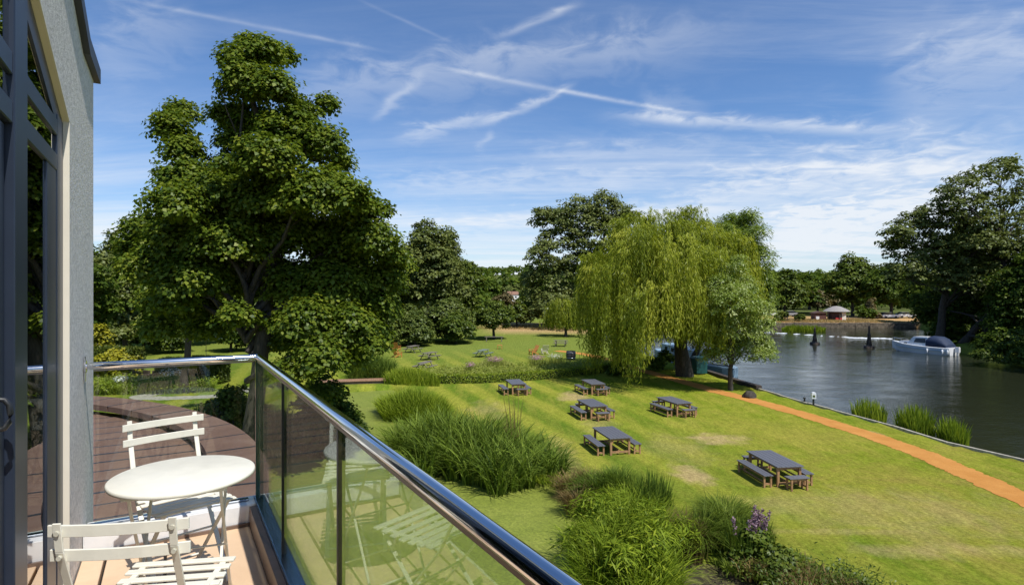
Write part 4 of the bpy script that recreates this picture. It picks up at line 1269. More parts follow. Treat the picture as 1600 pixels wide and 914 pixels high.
# ------------------------------------------------------------------ riverside
t = empty('power_bollard', gp(1271, 633), -.2, 'white headed power bollard on a dark post at the river edge', 'bollard')
m = MB(); m.box(-.045, .045, -.045, .045, 0, .40); m.build('post', 'dark_plastic', t)
m = MB(); m.prism([(-.13, .40), (.13, .40), (.13, .72), (.09, .80), (-.09, .80), (-.13, .72)], -.11, .11); m.build('head', 'white_gel', t, bevel=.015)
m = MB(); m.box(-.07, .07, -.118, -.112, .50, .64); m.build('socket_panel', 'steel', t)
t = empty('mooring_post', gp(1257, 628), 0, 'short dark iron mooring post left of the white bollard', 'mooring post')
m = MB(); m.lathe([(.07, 0), (.055, .05), (.05, .22), (.09, .24), (.09, .29), (.03, .31)], n=10); m.build('post', 'dark_plastic', t)
m = MB()
V_ = []
for k in range(6):
    for j in range(10):
        a_ = 2 * math.pi * j / 10
        r_ = (.46, .44, .38, .30, .22, .10)[k] * (1 + .14 * math.sin(3 * a_ + k) + random.uniform(-.05, .05)); z_ = (0, .12, .26, .36, .42, .44)[k]
        V_.append((r_ * math.cos(a_), r_ * .8 * math.sin(a_), z_))
m.add(V_, [(k * 10 + j, k * 10 + (j + 1) % 10, k * 10 + 10 + (j + 1) % 10, k * 10 + 10 + j) for k in range(5) for j in range(10)] + [tuple(50 + j for j in range(10))])
o = m.build('tree_stump', 'bark', None); o.location = gp(1171, 621); tag(o, 'dark weathered tree stump in the grass beside the young tree', 'tree stump')

# navigation piles standing in the river
def pile(name, px, py, h, label):
    t = empty(name, gp(px, py, -.6), 0, label, 'river pile', 'dark piles in the river')
    m = MB(); m.lathe([(.62, -.3), (.66, .22), (.55, .32), (.03, .34)], n=10); m.build('collar', 'dark_timber', t)
    m = MB()
    for k in range(3): m.tube([(.30 * math.cos(k * 2.1), .30 * math.sin(k * 2.1), .3), (.10 * math.cos(k * 2.1), .10 * math.sin(k * 2.1), h * .62)], .09, 8)
    m.tube([(0, 0, .3), (0, 0, h)], [.17, .11], 8); m.build('post', 'dark_timber', t)
    m = MB(); m.lathe([(.23, h * .60), (.23, h * .68)], n=10); m.lathe([(.14, h), (.05, h + .22)], n=8); m.build('cap', 'dark_timber', t)
pile('river_pile', 1273, 538, 2.3, 'dark timber pile in mid river below the thatched hut')
pile('river_pile', 1358, 544, 2.8, 'dark timber pile in the river just left of the cabin cruiser')
# foam where the water runs over the weir
def foam_line(name, p, q, w, label, cnt=30):
    a, b = gp(*p, -.6), gp(*q, -.6)
    m = MB()
    n = cnt
    for k in range(n):
        c = a.lerp(b, (k + random.random()) / n)
        L = random.uniform(.2, 1.3); h = random.uniform(.03, .10); c = c + Vector((0, random.uniform(-.6, .6), 0))
        vs = [(c.x + L * math.cos(j * math.pi / 4), c.y + w * random.uniform(.5, 1) * math.sin(j * math.pi / 4), -.62) for j in range(8)] + [(c.x + random.uniform(-.1, .1), c.y, -.6 + h)]
        m.add(vs, [(j, (j + 1) % 8, 8) for j in range(8)])
    o = m.build(name, 'foam')
    return tag(o, label, 'weir foam', None, 'stuff')
foam_line('weir_foam', (1196, 519), (1330, 527), .25, 'broken white foam where the weir spills beside the willow bank', 9)
foam_line('weir_foam', (1325, 527.5), (1392, 529), .6, 'bright white foam streak on the weir left of the cruiser')
m = MB()
a_, b_ = gp(1190, 521, -.6), gp(1400, 530, -.6)
m.beam(a_ + Vector((0, .8, -.14)), b_ + Vector((0, .8, -.14)), .7, .22); m.build('weir_sill', 'bank_wall')
tag(bpy.data.objects['weir_sill'], 'low dark masonry weir sill crossing the river', 'weir')

# cabin cruiser
def loft(m, secs, close=True, smooth=False):
    n = len(secs[0]); k0 = []
    vs = [p for s in secs for p in s]
    fs = []
    for i in range(len(secs) - 1):
        for k in range(n - (0 if close else 1)):
            fs.append((i * n + k, i * n + (k + 1) % n, (i + 1) * n + (k + 1) % n, (i + 1) * n + k))
    m.add(vs, fs, smooth)
    if close:
        m.add(secs[0], [tuple(range(n - 1, -1, -1))]); m.add(secs[-1], [tuple(range(n))])
bA, bB = gp(1405, 547.5, -.6), gp(1484, 554.5, -.6)
cc = (bA + bB) / 2
dirb = (bA - bB).normalized()
cr = empty('cabin_cruiser', (cc.x, cc.y, -.6), math.atan2(dirb.y, dirb.x), 'white cabin cruiser with navy canvas cover moored under the dark trees', 'boat')
m = MB()
def hull_sec(x, hw, zk, zs, fl=.8):
    return [(x, 0, zk), (x, hw * fl, zk + .22), (x, hw, zs), (x, hw * .96, zs + .05), (x, -hw * .96, zs + .05), (x, -hw, zs), (x, -hw * fl, zk + .22)]
loft(m, [hull_sec(-3.4, 1.18, -.3, .82), hull_sec(-1.5, 1.25, -.35, .84), hull_sec(.5, 1.22, -.35, .92), hull_sec(2.0, .95, -.3, 1.02, .6), hull_sec(3.0, .50, -.15, 1.12, .45), hull_sec(3.75, .06, .35, 1.22, .5)])
m.build('hull', 'white_gel', cr)
m = MB()
for s in (-1, 1):
    pts = [(-3.4, s * 1.20, .52), (-1.5, s * 1.265, .54), (.5, s * 1.235, .60), (2.0, s * .93, .68), (3.0, s * .48, .78)]
    for p, q in zip(pts, pts[1:]): m.beam(p, q, .03, .16)
m.build('hull_stripe', 'hull_blue', cr)
m = MB()
def cab(x, hw, z0, z1): return [(x, hw, z0), (x, hw * .82, z1), (x, -hw * .82, z1), (x, -hw, z0)]
loft(m, [cab(-.95, 1.02, .86, 2.02), cab(.75, .98, .90, 1.98), cab(1.25, .94, .95, 1.42), cab(2.55, .58, 1.02, 1.32), cab(2.85, .40, 1.04, 1.16)])
m.build('cabin', 'white_gel', cr, bevel=.04)
for s in (-1, 1):
    m = MB(); n_ = Vector((0, s * .9, .2)).normalized()
    m.add([(-.7, s * 1.0, 1.28), (.62, s * .965, 1.30), (.42, s * .88, 1.80), (-.7, s * .895, 1.83), (-.7, s * .94, 1.28), (.62, s * .91, 1.30), (.42, s * .82, 1.80), (-.7, s * .835, 1.83)],
          [(0, 1, 2, 3), (7, 6, 5, 4), (0, 4, 5, 1), (1, 5, 6, 2), (2, 6, 7, 3), (3, 7, 4, 0)]); m.build('side_window', 'dark_glass', cr)
    m = MB(); m.add([(1.45, s * .88, 1.07), (1.95, s * .75, 1.09), (1.85, s * .70, 1.2), (1.5, s * .82, 1.2), (1.45, s * .85, 1.07), (1.95, s * .72, 1.09), (1.85, s * .67, 1.2), (1.5, s * .79, 1.2)],
          [(0, 1, 2, 3), (7, 6, 5, 4), (0, 4, 5, 1), (1, 5, 6, 2), (2, 6, 7, 3), (3, 7, 4, 0)]); m.build('side_window', 'dark_glass', cr)
m = MB(); m.add([(.82, -.74, 1.93), (.82, .74, 1.93), (1.24, .80, 1.46), (1.24, -.80, 1.46)], [(0, 1, 2, 3)]); m.build('windscreen', 'dark_glass', cr)
m = MB()
def cov(x, hw, z0, z1): return [(x, hw, z0), (x, hw * .98, z0 + (z1 - z0) * .55), (x, hw * .72, z1 - .06), (x, 0, z1), (x, -hw * .72, z1 - .06), (x, -hw * .98, z0 + (z1 - z0) * .55), (x, -hw, z0)]
loft(m, [cov(-.78, 1.05, .90, 1.98), cov(-1.2, 1.08, .90, 2.16), cov(-1.9, 1.10, .89, 2.14), cov(-2.5, 1.10, .88, 1.86), cov(-3.0, 1.08, .87, 1.25)], True, True)
m.build('canvas_cover', 'canvas_blue', cr)
m = MB()
for s in (-1, 1):
    m.tube([(3.55, s * .12, 1.2), (3.6, s * .2, 1.62), (2.9, s * .46, 1.58), (2.2, s * .76, 1.5)], .022, 6)
    for x_, y_ in ((2.9, .46), (2.25, .74)): m.tube([(x_, s * y_, 1.05), (x_, s * y_, 1.56)], .018, 6)
m.tube([(3.6, -.2, 1.62), (3.72, 0, 1.64), (3.6, .2, 1.62)], .022, 6); m.build('bow_rail', 'chrome', cr)
for x_, y_ in ((-1.1, 1.34), (-2.75, 1.32), (-3.3, 1.28)):
    m = MB(); m.lathe([(.02, .62), (.09, .56), (.11, .30), (.09, .06), (.02, 0)], (x_, y_, .06), 10); m.build('fender', 'white_gel', cr)
m = MB(); m.lathe([(.02, .62), (.09, .56), (.11, .30), (.09, .06), (.02, 0)], (-3.2, -1.28, .06), 10); m.build('fender', 'white_gel', cr)
m = MB(); m.box(-3.95, -3.5, -.18, .18, .35, 1.0); m.box(-3.8, -3.6, -.06, .06, -.4, .35); m.build('outboard_motor', 'white_gel', cr, bevel=.04)
m = MB(); m.tube([(-.3, .2, 1.76), (-.55, .2, 2.15)], .02, 6); m.build('mast', 'steel', cr)

# narrowboat moored behind the willow
nb_ = empty('narrowboat', (18.35, 59.5, -.6), math.radians(97), 'long pale blue narrowboat moored behind the willow trunk', 'boat')
m = MB()
def ns(x, hw): return [(x, hw, -.2), (x, hw, .75), (x, hw * .94, .86), (x, -hw * .94, .86), (x, -hw, .75), (x, -hw, -.2)]
loft(m, [ns(-9.2, .10), ns(-8.4, .75), ns(-7.2, 1.02), ns(6.4, 1.02), ns(7.8, .8), ns(8.5, .3)]); m.build('hull', 'narrow_blue', nb_)
m = MB(); loft(m, [[(x, .92, .87), (x, .80, 1.72), (x, .4, 1.80), (x, -.4, 1.80), (x, -.80, 1.72), (x, -.92, .87)] for x in (-5.6, 5.6)]); m.build('cabin', 'narrow_blue', nb_)
for s in (-1, 1):
    for k in range(6):
        x = -4.6 + 1.75 * k
        m = MB(); m.add([(x - .38, s * .905, 1.12), (x + .38, s * .905, 1.12), (x + .38, s * .845, 1.52), (x - .38, s * .845, 1.52), (x - .38, s * .87, 1.12), (x + .38, s * .87, 1.12), (x + .38, s * .82, 1.52), (x - .38, s * .82, 1.52)],
            [(0, 1, 2, 3), (7, 6, 5, 4), (0, 4, 5, 1), (1, 5, 6, 2), (2, 6, 7, 3), (3, 7, 4, 0)]); m.build('window', 'dark_glass', nb_)
m = MB(); m.add([(-8.7, 0, 1.0), (-5.7, .9, .9), (-5.7, -.9, .9), (-5.7, 0, 2.15)], [(0, 1, 3), (0, 3, 2), (1, 2, 3), (0, 2, 1)]); m.build('bow_cover', 'tarp', nb_)
m = MB()
for k in range(3): m.tube([(-1 + 2 * k, .1, 1.8), (-1 + 2 * k, .1, 2.1)], .09, 8)
m.build('chimney', 'dark_plastic', nb_)

# utility bin and red canvas seat by the trunk
t = empty('storage_bin', gp(1093, 584), .2, 'tall teal green storage bin standing between willow trunk and quay', 'bin')
m = MB(); m.prism([(-.48, .06), (.48, .06), (.53, 1.28), (-.53, 1.28)], -.42, .42); m.build('body', 'bin_green', t, bevel=.03)
m = MB(); m.prism([(-.57, 1.285), (.57, 1.285), (.50, 1.46), (-.50, 1.46)], -.48, .48); m.build('lid', 'bin_green', t, bevel=.03)
for s in (-1, 1):
    m = MB(); m.tube([(s * .40, .36, .09), (s * .40, .46, .09)], .09, 10); m.build('wheel', 'tyre', t)
t = empty('deck_chair', gp(1060, 577), 2.6, 'red canvas deck chair leaning beside the willow trunk', 'deck chair')
m = MB()
for k in range(6): m.beam((0, -.1 + .13 * k, .35 + .22 * k - .015 * k * k), (0, -.1 + .13 * (k + 1), .35 + .22 * (k + 1) - .015 * (k + 1) ** 2), .5, .015)
m.build('canvas', 'red', t)
for s in (-1, 1):
    m = MB(); m.beam((s * .28, -.45, 0), (s * .28, .72, 1.45), .03, .05); m.beam((s * .3, .6, 0), (s * .3, -.3, .55), .03, .05); m.build('frame', 'old_wood', t)

# far bank: hut, kiosk, parked cars
t = empty('thatched_hut', gp(1307, 500.5, .42), 0, 'small open hut with conical shingle roof on the far bank', 'hut')
m = MB(); m.lathe([(3.3, 2.25), (2.6, 2.75), (1.6, 3.2), (.9, 3.5), (.1, 3.6)], n=12); m.build('roof', 'thatch', t)
m = MB(); m.lathe([(2.2, 0), (2.2, 2.3)], n=10); m.build('wall', 'hut_brown', t)
for k in range(6):
    a_ = k * math.pi / 3 + .3
    m = MB(); m.tube([(2.8 * math.cos(a_), 2.8 * math.sin(a_), 0), (2.8 * math.cos(a_), 2.8 * math.sin(a_), 2.4)], .1, 6); m.build('post', 'old_wood', t)
m = MB(); m.box(.1, 1.2, -2.4, -2.24, .1, 2.1); m.build('door', 'white_cloth', t)
m = MB(); m.box(-1.6, .05, -2.55, -2.35, .0, .75); m.build('counter', 'red', t)
t.scale = (.84, .84, .9)
t = empty('wooden_kiosk', gp(1279, 500.5, .42), 0, 'dark red wooden kiosk left of the round hut on the far bank', 'kiosk')
t.scale = (.8, .8, .85)
m = MB(); m.box(-1.6, 1.6, -1.1, 1.1, 0, 1.9); m.build('wall', 'hut_red', t)
m = MB(); m.prism([(-1.9, 1.9), (1.9, 1.9), (1.9, 2.0), (0, 2.45), (-1.9, 2.0)], -1.4, 1.4); m.build('roof', 'hut_brown', t)
m = MB(); m.box(-1.3, -.4, -1.16, -1.105, .1, 1.1); m.build('door', 'white_gel', t)
def parked_car(mat):
    t = empty('parked_car', (0, 0, 0))
    m = MB(); m.prism([(-2.1, .35), (2.1, .35), (2.15, .7), (1.95, .86), (1.05, .95), (-1.9, 1.0), (-2.12, .8)], -.86, .86); m.build('body', mat, t, bevel=.06)
    m = MB(); m.prism([(1.05, .94), (.35, 1.42), (-1.3, 1.45), (-1.95, .98)], -.74, .74); m.build('cabin', 'dark_glass', t, bevel=.05)
    m = MB(); m.prism([(.32, 1.425), (-1.28, 1.455), (-1.28, 1.50), (.28, 1.47)], -.73, .73); m.build('roof', mat, t)
    for sx in (-1.3, 1.3):
        for sy in (-1, 1):
            m = MB(); m.tube([(sx, sy * .70, .32), (sx, sy * .88, .32)], .32, 14); m.build('wheel', 'tyre', t)
    return t
wc, sc_ = parked_car('car_white'), parked_car('car_silver')
G = 'cars parked beyond the far bank'
for proto, px, py, z_, rz, lab in [(wc, 1388, 497, .5, .1, 'white car parked between dark trunks beyond the far bank'), (sc_, 1366, 497, .5, .0, 'silver car parked left of a white one beyond the far bank'),
                             (wc, 1415, 496.5, .5, -.1, 'white car parked deepest in the shade of the riverside trees'), (wc, 1208, 494, .5, .2, 'white car half hidden by the silvery young tree, far bank'), (sc_, 1232, 494, .5, 3.0, 'silver car parked in the open left of the kiosk')]:
    o = far_place(proto, gp(px, py, z_), rz, lab, 'car', G)
# white house far up the valley
t = empty('white_house', dp(801, 466, 262), .3, 'small white house with tiled roof among far valley trees', 'house')
hz = t.location.z
m = MB(); m.box(-4, 4, -3, 3, -3, 2.6); m.build("wall", "house_white", t)
m = MB(); m.prism([(-3.4, 2.6), (3.4, 2.6), (0, 5.2)], -4.3, 4.3, 'yz'); m.build('roof', 'tile_red', t)
t.scale = (.6, .6, .6)
for x in (-2, 1.6):
    m = MB(); m.box(x - .6, x + .6, -3.06, -3.005, .3, 1.6); m.build('window', 'dark_glass', t)
# ------------------------------------------------------------------ trees
# the big sycamore: lobes of the crown
D0 = 24.5
SYC = [(405, 92, 40), (385, 72, 24), (448, 94, 24), (362, 92, 26), (388, 140, 48), (428, 148, 40), (354, 185, 32), (360, 228, 24), (395, 205, 52), (345, 262, 20),
       (284, 182, 30), (268, 200, 32), (292, 224, 22), (262, 212, 26), (286, 245, 34),
       (470, 180, 34), (508, 168, 24), (450, 215, 52), (500, 235, 48), (536, 262, 26), (520, 290, 34), (415, 262, 52), (365, 275, 44),
       (288, 292, 48), (275, 330, 44), (335, 325, 58), (415, 325, 60), (490, 320, 60), (548, 320, 40), (596, 330, 22),
       (228, 368, 44), (290, 385, 62), (360, 385, 62), (450, 380, 66), (525, 385, 62), (585, 385, 44), (612, 405, 30),
       (205, 400, 34), (235, 430, 50), (300, 445, 55), (460, 455, 55), (525, 455, 62), (590, 440, 44), (480, 510, 46), (545, 520, 48), (585, 545, 26), (500, 570, 42), (545, 565, 34),
       (310, 490, 38), (275, 480, 36), (430, 490, 26), (580, 480, 40), (385, 450, 40), (345, 440, 46), (420, 430, 44), (370, 500, 30), (330, 520, 34), (440, 540, 34), (455, 590, 34), (500, 620, 30), (250, 520, 30)]
sb = gp(398, 455 + F * H / D0)
tr_blobs = px_blobs(SYC, D0, 1.5, shrink=9)
extra = [(b[0], b[1] + RNG.uniform(1.5, 3.2), b[2] - .3, b[3] * .9) for b in tr_blobs if 5 < b[2] < 10.5][::2]
tree('sycamore_tree', 'tall dark sycamore with lobed crown rising just beyond the glass balcony', 'tree', tuple(sb), tr_blobs + extra, 225000, .165, 'sycamore', .33,
     tuple(dp(398, 120, D0)), 22, .56, aspect=.85, tmean=.47, twigs=2, hollow=.35, per=38, flat=1.0)
# ivy-dark shrub under the crown
def bush(name, label, cat, pos, half, h, n, leaf, mat, nb=9, group=None, shape='mound', tuft=.4, **kw):
    b = (pos.x, pos.y, float(ground_z(pos.x, pos.y)))
    rng = np.random.default_rng(int(abs(pos.x * 71 + pos.y * 13 + n)))
    bl = [(b[0] + q[0], b[1] + q[1], b[2] + q[2], q[3]) for q in auto_blobs((0, 0), half, .0, h, nb, rng, shape)]
    return tree(name, label, cat, b, bl, n, leaf, mat, min(.16, half * .06), (b[0], b[1], b[2] + h * .6), 6, tuft, group, hollow=.5, **kw)
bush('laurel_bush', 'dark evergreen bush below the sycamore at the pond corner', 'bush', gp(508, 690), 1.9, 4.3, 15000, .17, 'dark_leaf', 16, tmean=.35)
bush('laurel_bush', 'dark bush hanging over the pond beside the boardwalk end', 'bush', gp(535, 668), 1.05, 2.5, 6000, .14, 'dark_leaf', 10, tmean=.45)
bush('hydrangea_bush', 'leafy bush with pale blooms behind the corner of the glass balcony', 'bush', gp(365, 672), 1.5, 2.4, 6000, .16, 'mid_leaf', 9)
bush('hydrangea_bush', 'low leafy bush tucked under the pavilion rim', 'bush', gp(335, 668), 1.2, 1.3, 4000, .14, 'mid_leaf', 7)
# small lime tree left of the sycamore
bl = px_blobs([(290, 455, 44), (255, 475, 36), (325, 470, 36), (285, 500, 36), (315, 505, 26), (255, 505, 26), (290, 420, 34)], 40, 1.2)
tree('lime_tree', 'small lime tree with dark trunk left of the sycamore trunk', 'tree', tuple(gp(292, 455 + F * H / 40)), bl, 16000, .26, 'sycamore', .24, None, 6, .8)
# backing trees at the left
def btree(name, label, px0, px1, ytop, depth, n, leaf, mat, nb=16, zb=None, ground=None, shape='round', group=None, cat='tree', **kw):
    cxp = (px0 + px1) / 2
    c = dp(cxp, CY, depth)
    gz = float(ground_z(c.x, c.y))
    hw = (px1 - px0) / 2 * depth / F
    z1 = H + (CY - ytop) * depth / F
    z0 = gz + (.01 * (z1 - gz) if zb is None else zb)
    rng = np.random.default_rng(int(px0 * 7 + depth * 3 + n))
    bl = auto_blobs((c.x, c.y), hw, z0, z1, nb, rng, shape)
    k = dict(tuft=max(.5, hw * .17), limbs=7, hollow=.45); k.update(kw)
    return tree(name, label, cat, (c.x, c.y, gz), bl, int(n * 1.7), leaf * .95, mat, max(.2, hw * .05), group=group, **k)
GB = 'garden background trees'
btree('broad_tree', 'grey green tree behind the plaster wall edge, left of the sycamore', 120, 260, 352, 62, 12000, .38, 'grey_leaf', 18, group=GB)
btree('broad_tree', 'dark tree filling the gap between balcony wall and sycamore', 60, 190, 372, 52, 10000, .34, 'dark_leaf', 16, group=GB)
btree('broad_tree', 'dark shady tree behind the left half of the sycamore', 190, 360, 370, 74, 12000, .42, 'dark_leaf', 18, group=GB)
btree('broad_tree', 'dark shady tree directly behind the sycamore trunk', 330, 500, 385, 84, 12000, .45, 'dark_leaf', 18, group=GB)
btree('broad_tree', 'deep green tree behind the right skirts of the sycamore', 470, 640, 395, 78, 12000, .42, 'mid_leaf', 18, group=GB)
for k, (px, py, hw_, h_, mt, lab) in enumerate([(165, 549, 3.2, 5.0, 'dark_leaf', 'dark shrub mass behind the golden conifers'), (225, 548, 3.2, 5.6, 'yew', 'dark yew shrub behind the lime tree, left side'), (268, 551, 2.4, 3.4, 'mid_leaf', 'mid green shrub below the lime tree'),
        (360, 549, 2.6, 4.8, 'dark_leaf', 'dark shrub left of the sycamore trunk on the far side of the lawn'), (420, 547, 3.2, 6.0, 'dark_leaf', 'dark shrub directly behind the sycamore trunk'), (485, 547, 3.4, 6.4, 'yew', 'dark yew shrub right of the sycamore trunk'),
        (648, 541, 2.6, 4.2, 'apple', 'grey green shrub filling the gap between two orchard trees'), (712, 537, 3.0, 4.4, 'mid_leaf', 'bright green shrub left of the plank bench'), (550, 546, 3.4, 6.2, 'dark_leaf', 'dark shrub under the right skirts of the sycamore'), (600, 543, 2.8, 4.4, 'apple', 'grey green shrub at the left end of the orchard row')]):
    bush('garden_shrub', lab, 'shrub', gp(px, py), hw_, h_, 8000, .30, mt, 14, 'dark shrubs edging the side lawn', 'round', .6, tmean=.4)
# golden conifers and clipped yews by the side lawn
for k, (px, top, hw, d, lab) in enumerate([(152, 503, 30, 47, 'golden layered conifer against the balcony wall edge'), (185, 540, 34, 44, 'low spreading golden conifer beside the clipped yew')]):
    p = dp(px, CY, d); bush('golden_conifer', lab, 'conifer', p, hw * d / F, H - (top - CY) * d / F, 7000, .2, 'gold', 10, 'golden conifers', 'round', .45)
def clipped(name, label, px0, px1, ytop, ybase, mat, n, leaf, dep=1.2, group=None, cat='hedge'):
    a, b = gp(px0, ybase), gp(px1, ybase)
    h = H - (ytop - CY) * a.y / F
    t = empty(name, (a + b) / 2, 0, label, cat, group)
    w = (b - a).length / 2
    rng = np.random.default_rng(int(px0 + ytop))
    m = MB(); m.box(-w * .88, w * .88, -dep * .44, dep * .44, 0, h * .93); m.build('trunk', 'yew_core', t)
    face = rng.choice(3, n, p=[.5, .25, .25])
    P = (rng.random((n, 3)) * 2 - 1) * np.array([w, dep / 2, h / 2]) + np.array([0, 0, h / 2])
    sg = np.sign(rng.random(n) - .5)
    N = np.zeros((n, 3))
    jit = rng.normal(0, .05, n)
    for f, (ax, ex) in enumerate(((1, dep / 2), (2, h / 2), (0, w))):
        s = face == f
        P[s, ax] = (h * 1.0 + jit[s]) if ax == 2 else sg[s] * ex + jit[s]
        N[s, ax] = 1 if ax == 2 else sg[s]
    P += rng.normal(0, .03, P.shape); P[:, 2] = np.maximum(P[:, 2], .02)
    N = norm(N + rng.normal(0, .5, N.shape) + np.array([0, 0, .3]))
    A = norm(np.cross(N, rng.normal(size=N.shape)) + N * .4)
    cl = np.sin(P[:, 0] * 5 + P[:, 2] * 4) * .12
    leaf_mesh('foliage', P, A, N, leaf * (.6 + .8 * rng.random(n)), leaf * .6, .45 + cl + rng.normal(0, .18, n), mat, t)
    return t
clipped('clipped_yew', 'broad clipped yew block left of the side lawn', 138, 214, 545, 596, 'yew', 14000, .17, 1.6, 'clipped yew blocks')
clipped('clipped_yew', 'narrow clipped yew column between two strips of lawn', 253, 284, 562, 594, 'yew', 9000, .17, 1.4, 'clipped yew blocks')
clipped('clipped_yew', 'clipped yew block under the sycamore, right of the lawn strip', 297, 350, 560, 598, 'yew', 12000, .17, 1.4, 'clipped yew blocks')
# middle distance trees
btree('pine_tree', 'tall blue green pine with open upright limbs behind the far lawn', 612, 722, 340, 92, 15000, .40, 'conifer', 26, zb=3, group=GB, tmean=.6, tuft=1.15, hollow=.45, twigs=1, limbs=12, bark='bark_pale')
btree('pine_tree', 'shorter pine merging with the right shoulder of the tallest one', 660, 740, 352, 96, 9000, .40, 'conifer', 16, zb=3, group=GB, shape='cone', tmean=.55, tuft=1.1, limbs=10)
btree('broad_tree', 'rounded bright green tree right of the two pines', 695, 765, 402, 104, 9000, .42, 'mid_leaf', 14, zb=1, group=GB, tmean=.5)
btree('broad_tree', 'dark tree between the sycamore skirts and the pines', 570, 660, 400, 96, 8000, .42, 'dark_leaf', 14, zb=1, group=GB)
GO = 'orchard trees along the far lawn'
for (x0, x1, yt, d, n, mt, lab) in [(600, 680, 475, 76, 9000, 'apple', 'leftmost low orchard tree with branches to the grass'), (655, 745, 462, 80, 10000, 'apple', 'broad grey green orchard tree in the middle of the row'),
                            (735, 808, 466, 84, 9000, 'mid_leaf', 'round orchard tree with visible trunk above the plank bench')]:
    btree('orchard_tree', lab, x0, x1, yt, d, n, .30, mt, 16, zb=(.0 if x0 < 700 else 1.0), group=GO, tmean=.5, shape=('mound' if x0 < 700 else 'round'))
btree('bronze_tree', 'bronze leaved tree in front of the white house', 762, 818, 456, 128, 4000, .5, 'bronze', 9, zb=.5)
bush('meadow_bush', 'light green bush at the edge of the golden meadow', 'bush', gp(808, 512, .6), 3.2, 4.8, 4500, .34, 'mid_leaf', 9)
GV = 'far valley trees'
for k, (x0, x1, yt, d, mt, lab) in enumerate([(745, 790, 437, 230, 'dark_leaf', 'far dark tree left of the white house'), (772, 822, 440, 300, 'conifer', 'far spreading tree above the white house'), (806, 840, 452, 210, 'mid_leaf', 'far light green tree right of the white house'), (720, 770, 444, 190, 'mid_leaf', 'far tree behind the rounded green tree')]):
    btree('valley_tree', lab, x0, x1, yt, d, 3500, d * .0052, mt, 10, zb=1, group=GV)
# big dark tree behind the willow
bl = px_blobs([(900, 350, 44), (940, 335, 36), (965, 345, 30), (870, 355, 28), (850, 345, 22), (935, 380, 50), (880, 400, 48), (845, 405, 26), (860, 440, 40), (910, 440, 50), (840, 470, 26), (870, 485, 40), (920, 490, 50), (960, 420, 50), (985, 355, 28), (838, 440, 22), (960, 480, 50), (830, 495, 16)], 104, 2.5)
tree('ash_tree', 'large dark ash tree standing behind the weeping willow', 'tree', tuple(gp(905, 455 + F * H / 104)), bl, 52000, .42, 'grey_leaf', .6, None, 12, 1.25, tmean=.55, twigs=1)

# weeping willows: curtains of hanging strands
def willow(name, label, base, dome, n_str, leaf, mat, trunk_r, zmin, rng, lens, clumps, per=40, back=1.0, top=None, limbs=10, width=.17, lift=0.0):
    t = empty(name, base, 0, label, 'tree', 'weeping willows')
    B = np.array(dome, float)
    b0 = np.array(base, float)
    mb = MB()
    tp = np.array(top) if top is not None else np.average(B[:, :3], axis=0, weights=B[:, 3])
    path = limb_path(b0 - np.array([0, 0, .2]), tp, rng, .04, 6)
    mb.tube(path, [trunk_r * 1.5, trunk_r * 1.05, trunk_r * .9, trunk_r * .75, trunk_r * .55, trunk_r * .3], 10)
    for k in range(min(limbs, len(B))):
        s = np.array(path[int(rng.integers(2, 5))])
        mb.tube(limb_path(s, B[k, :3] + np.array([0, 0, B[k, 3] * .3]), rng, .14, 6), [trunk_r * .42, trunk_r * .34, trunk_r * .26, trunk_r * .2, trunk_r * .13, trunk_r * .06], 6, False)
    mb.build('trunk', 'bark', t, off=base)
    # origins of the strands: gathered along ridge points on the upper shells of the lobes
    w = B[:, 3] ** 2; w /= w.sum()
    ci = rng.choice(len(B), clumps, p=w)
    cd = norm(rng.normal(size=(clumps, 3))); cd[:, 2] = np.abs(cd[:, 2]) * .95 + .02; cd = norm(cd)
    Cp = B[ci, :3] + cd * (B[ci, 3] * (.78 + .25 * rng.random(clumps)))[:, None]
    k = rng.integers(0, clumps, n_str)
    sp = .19 * B[ci, 3][k]
    O = Cp[k] + rng.normal(size=(n_str, 3)) * sp[:, None] * np.array([1, 1, .45])
    out = norm(cd[k] * np.array([1, 1, 0]) + rng.normal(size=(n_str, 3)) * .25 * np.array([1, 1, 0]))
    L = rng.uniform(lens[0], lens[1], n_str) * (.6 + .7 * rng.random(clumps)[k])
    zb = zmin + lift * sstep(9.0, 10.8, O[:, 0]) + rng.random(clumps)[k] * 1.2 + rng.random(n_str) * .9
    L = np.clip(np.minimum(L, O[:, 2] - zb), .4, None)
    s = (np.arange(per)[None, :] + rng.random((n_str, per))) / per
    ctint = rng.normal(0, .21, clumps)[k]
    rise = .22 * np.minimum(1.2, L)[:, None]
    fall = np.clip(s * 1.15 - .12, 0, None)
    P = np.empty((n_str, per, 3))
    arc = (1 - np.exp(-4 * s)) * (.26 * np.minimum(L, 3.0))[:, None]
    P[..., 0] = O[:, 0:1] + out[:, 0:1] * arc + np.sin(s * 5 + k[:, None]) * .05
    P[..., 1] = O[:, 1:2] + out[:, 1:2] * arc
    P[..., 2] = O[:, 2:3] + rise * np.sin(np.minimum(1, s * 4.5) * math.pi) - L[:, None] * fall
    P += rng.normal(size=P.shape) * .05
    n = n_str * per
    P = P.reshape(n, 3)
    A = norm(np.array([0, 0, -1.0]) + rng.normal(size=(n, 3)) * .32 + np.repeat(out, per, 0) * np.where(s.reshape(-1, 1) < .15, 1.0, .12))
    N = norm(np.repeat(out, per, 0) * .8 + rng.normal(size=(n, 3)) * .55 + np.array([.1, -.25, .55]))
    tint = .50 + np.repeat(ctint, per) + rng.normal(0, .16, n)
    Lf = leaf * (.7 + .6 * rng.random(n))
    leaf_mesh('crown', P - b0, A, N, Lf, Lf * width, tint, mat, t)
    return t
WD = 47.5
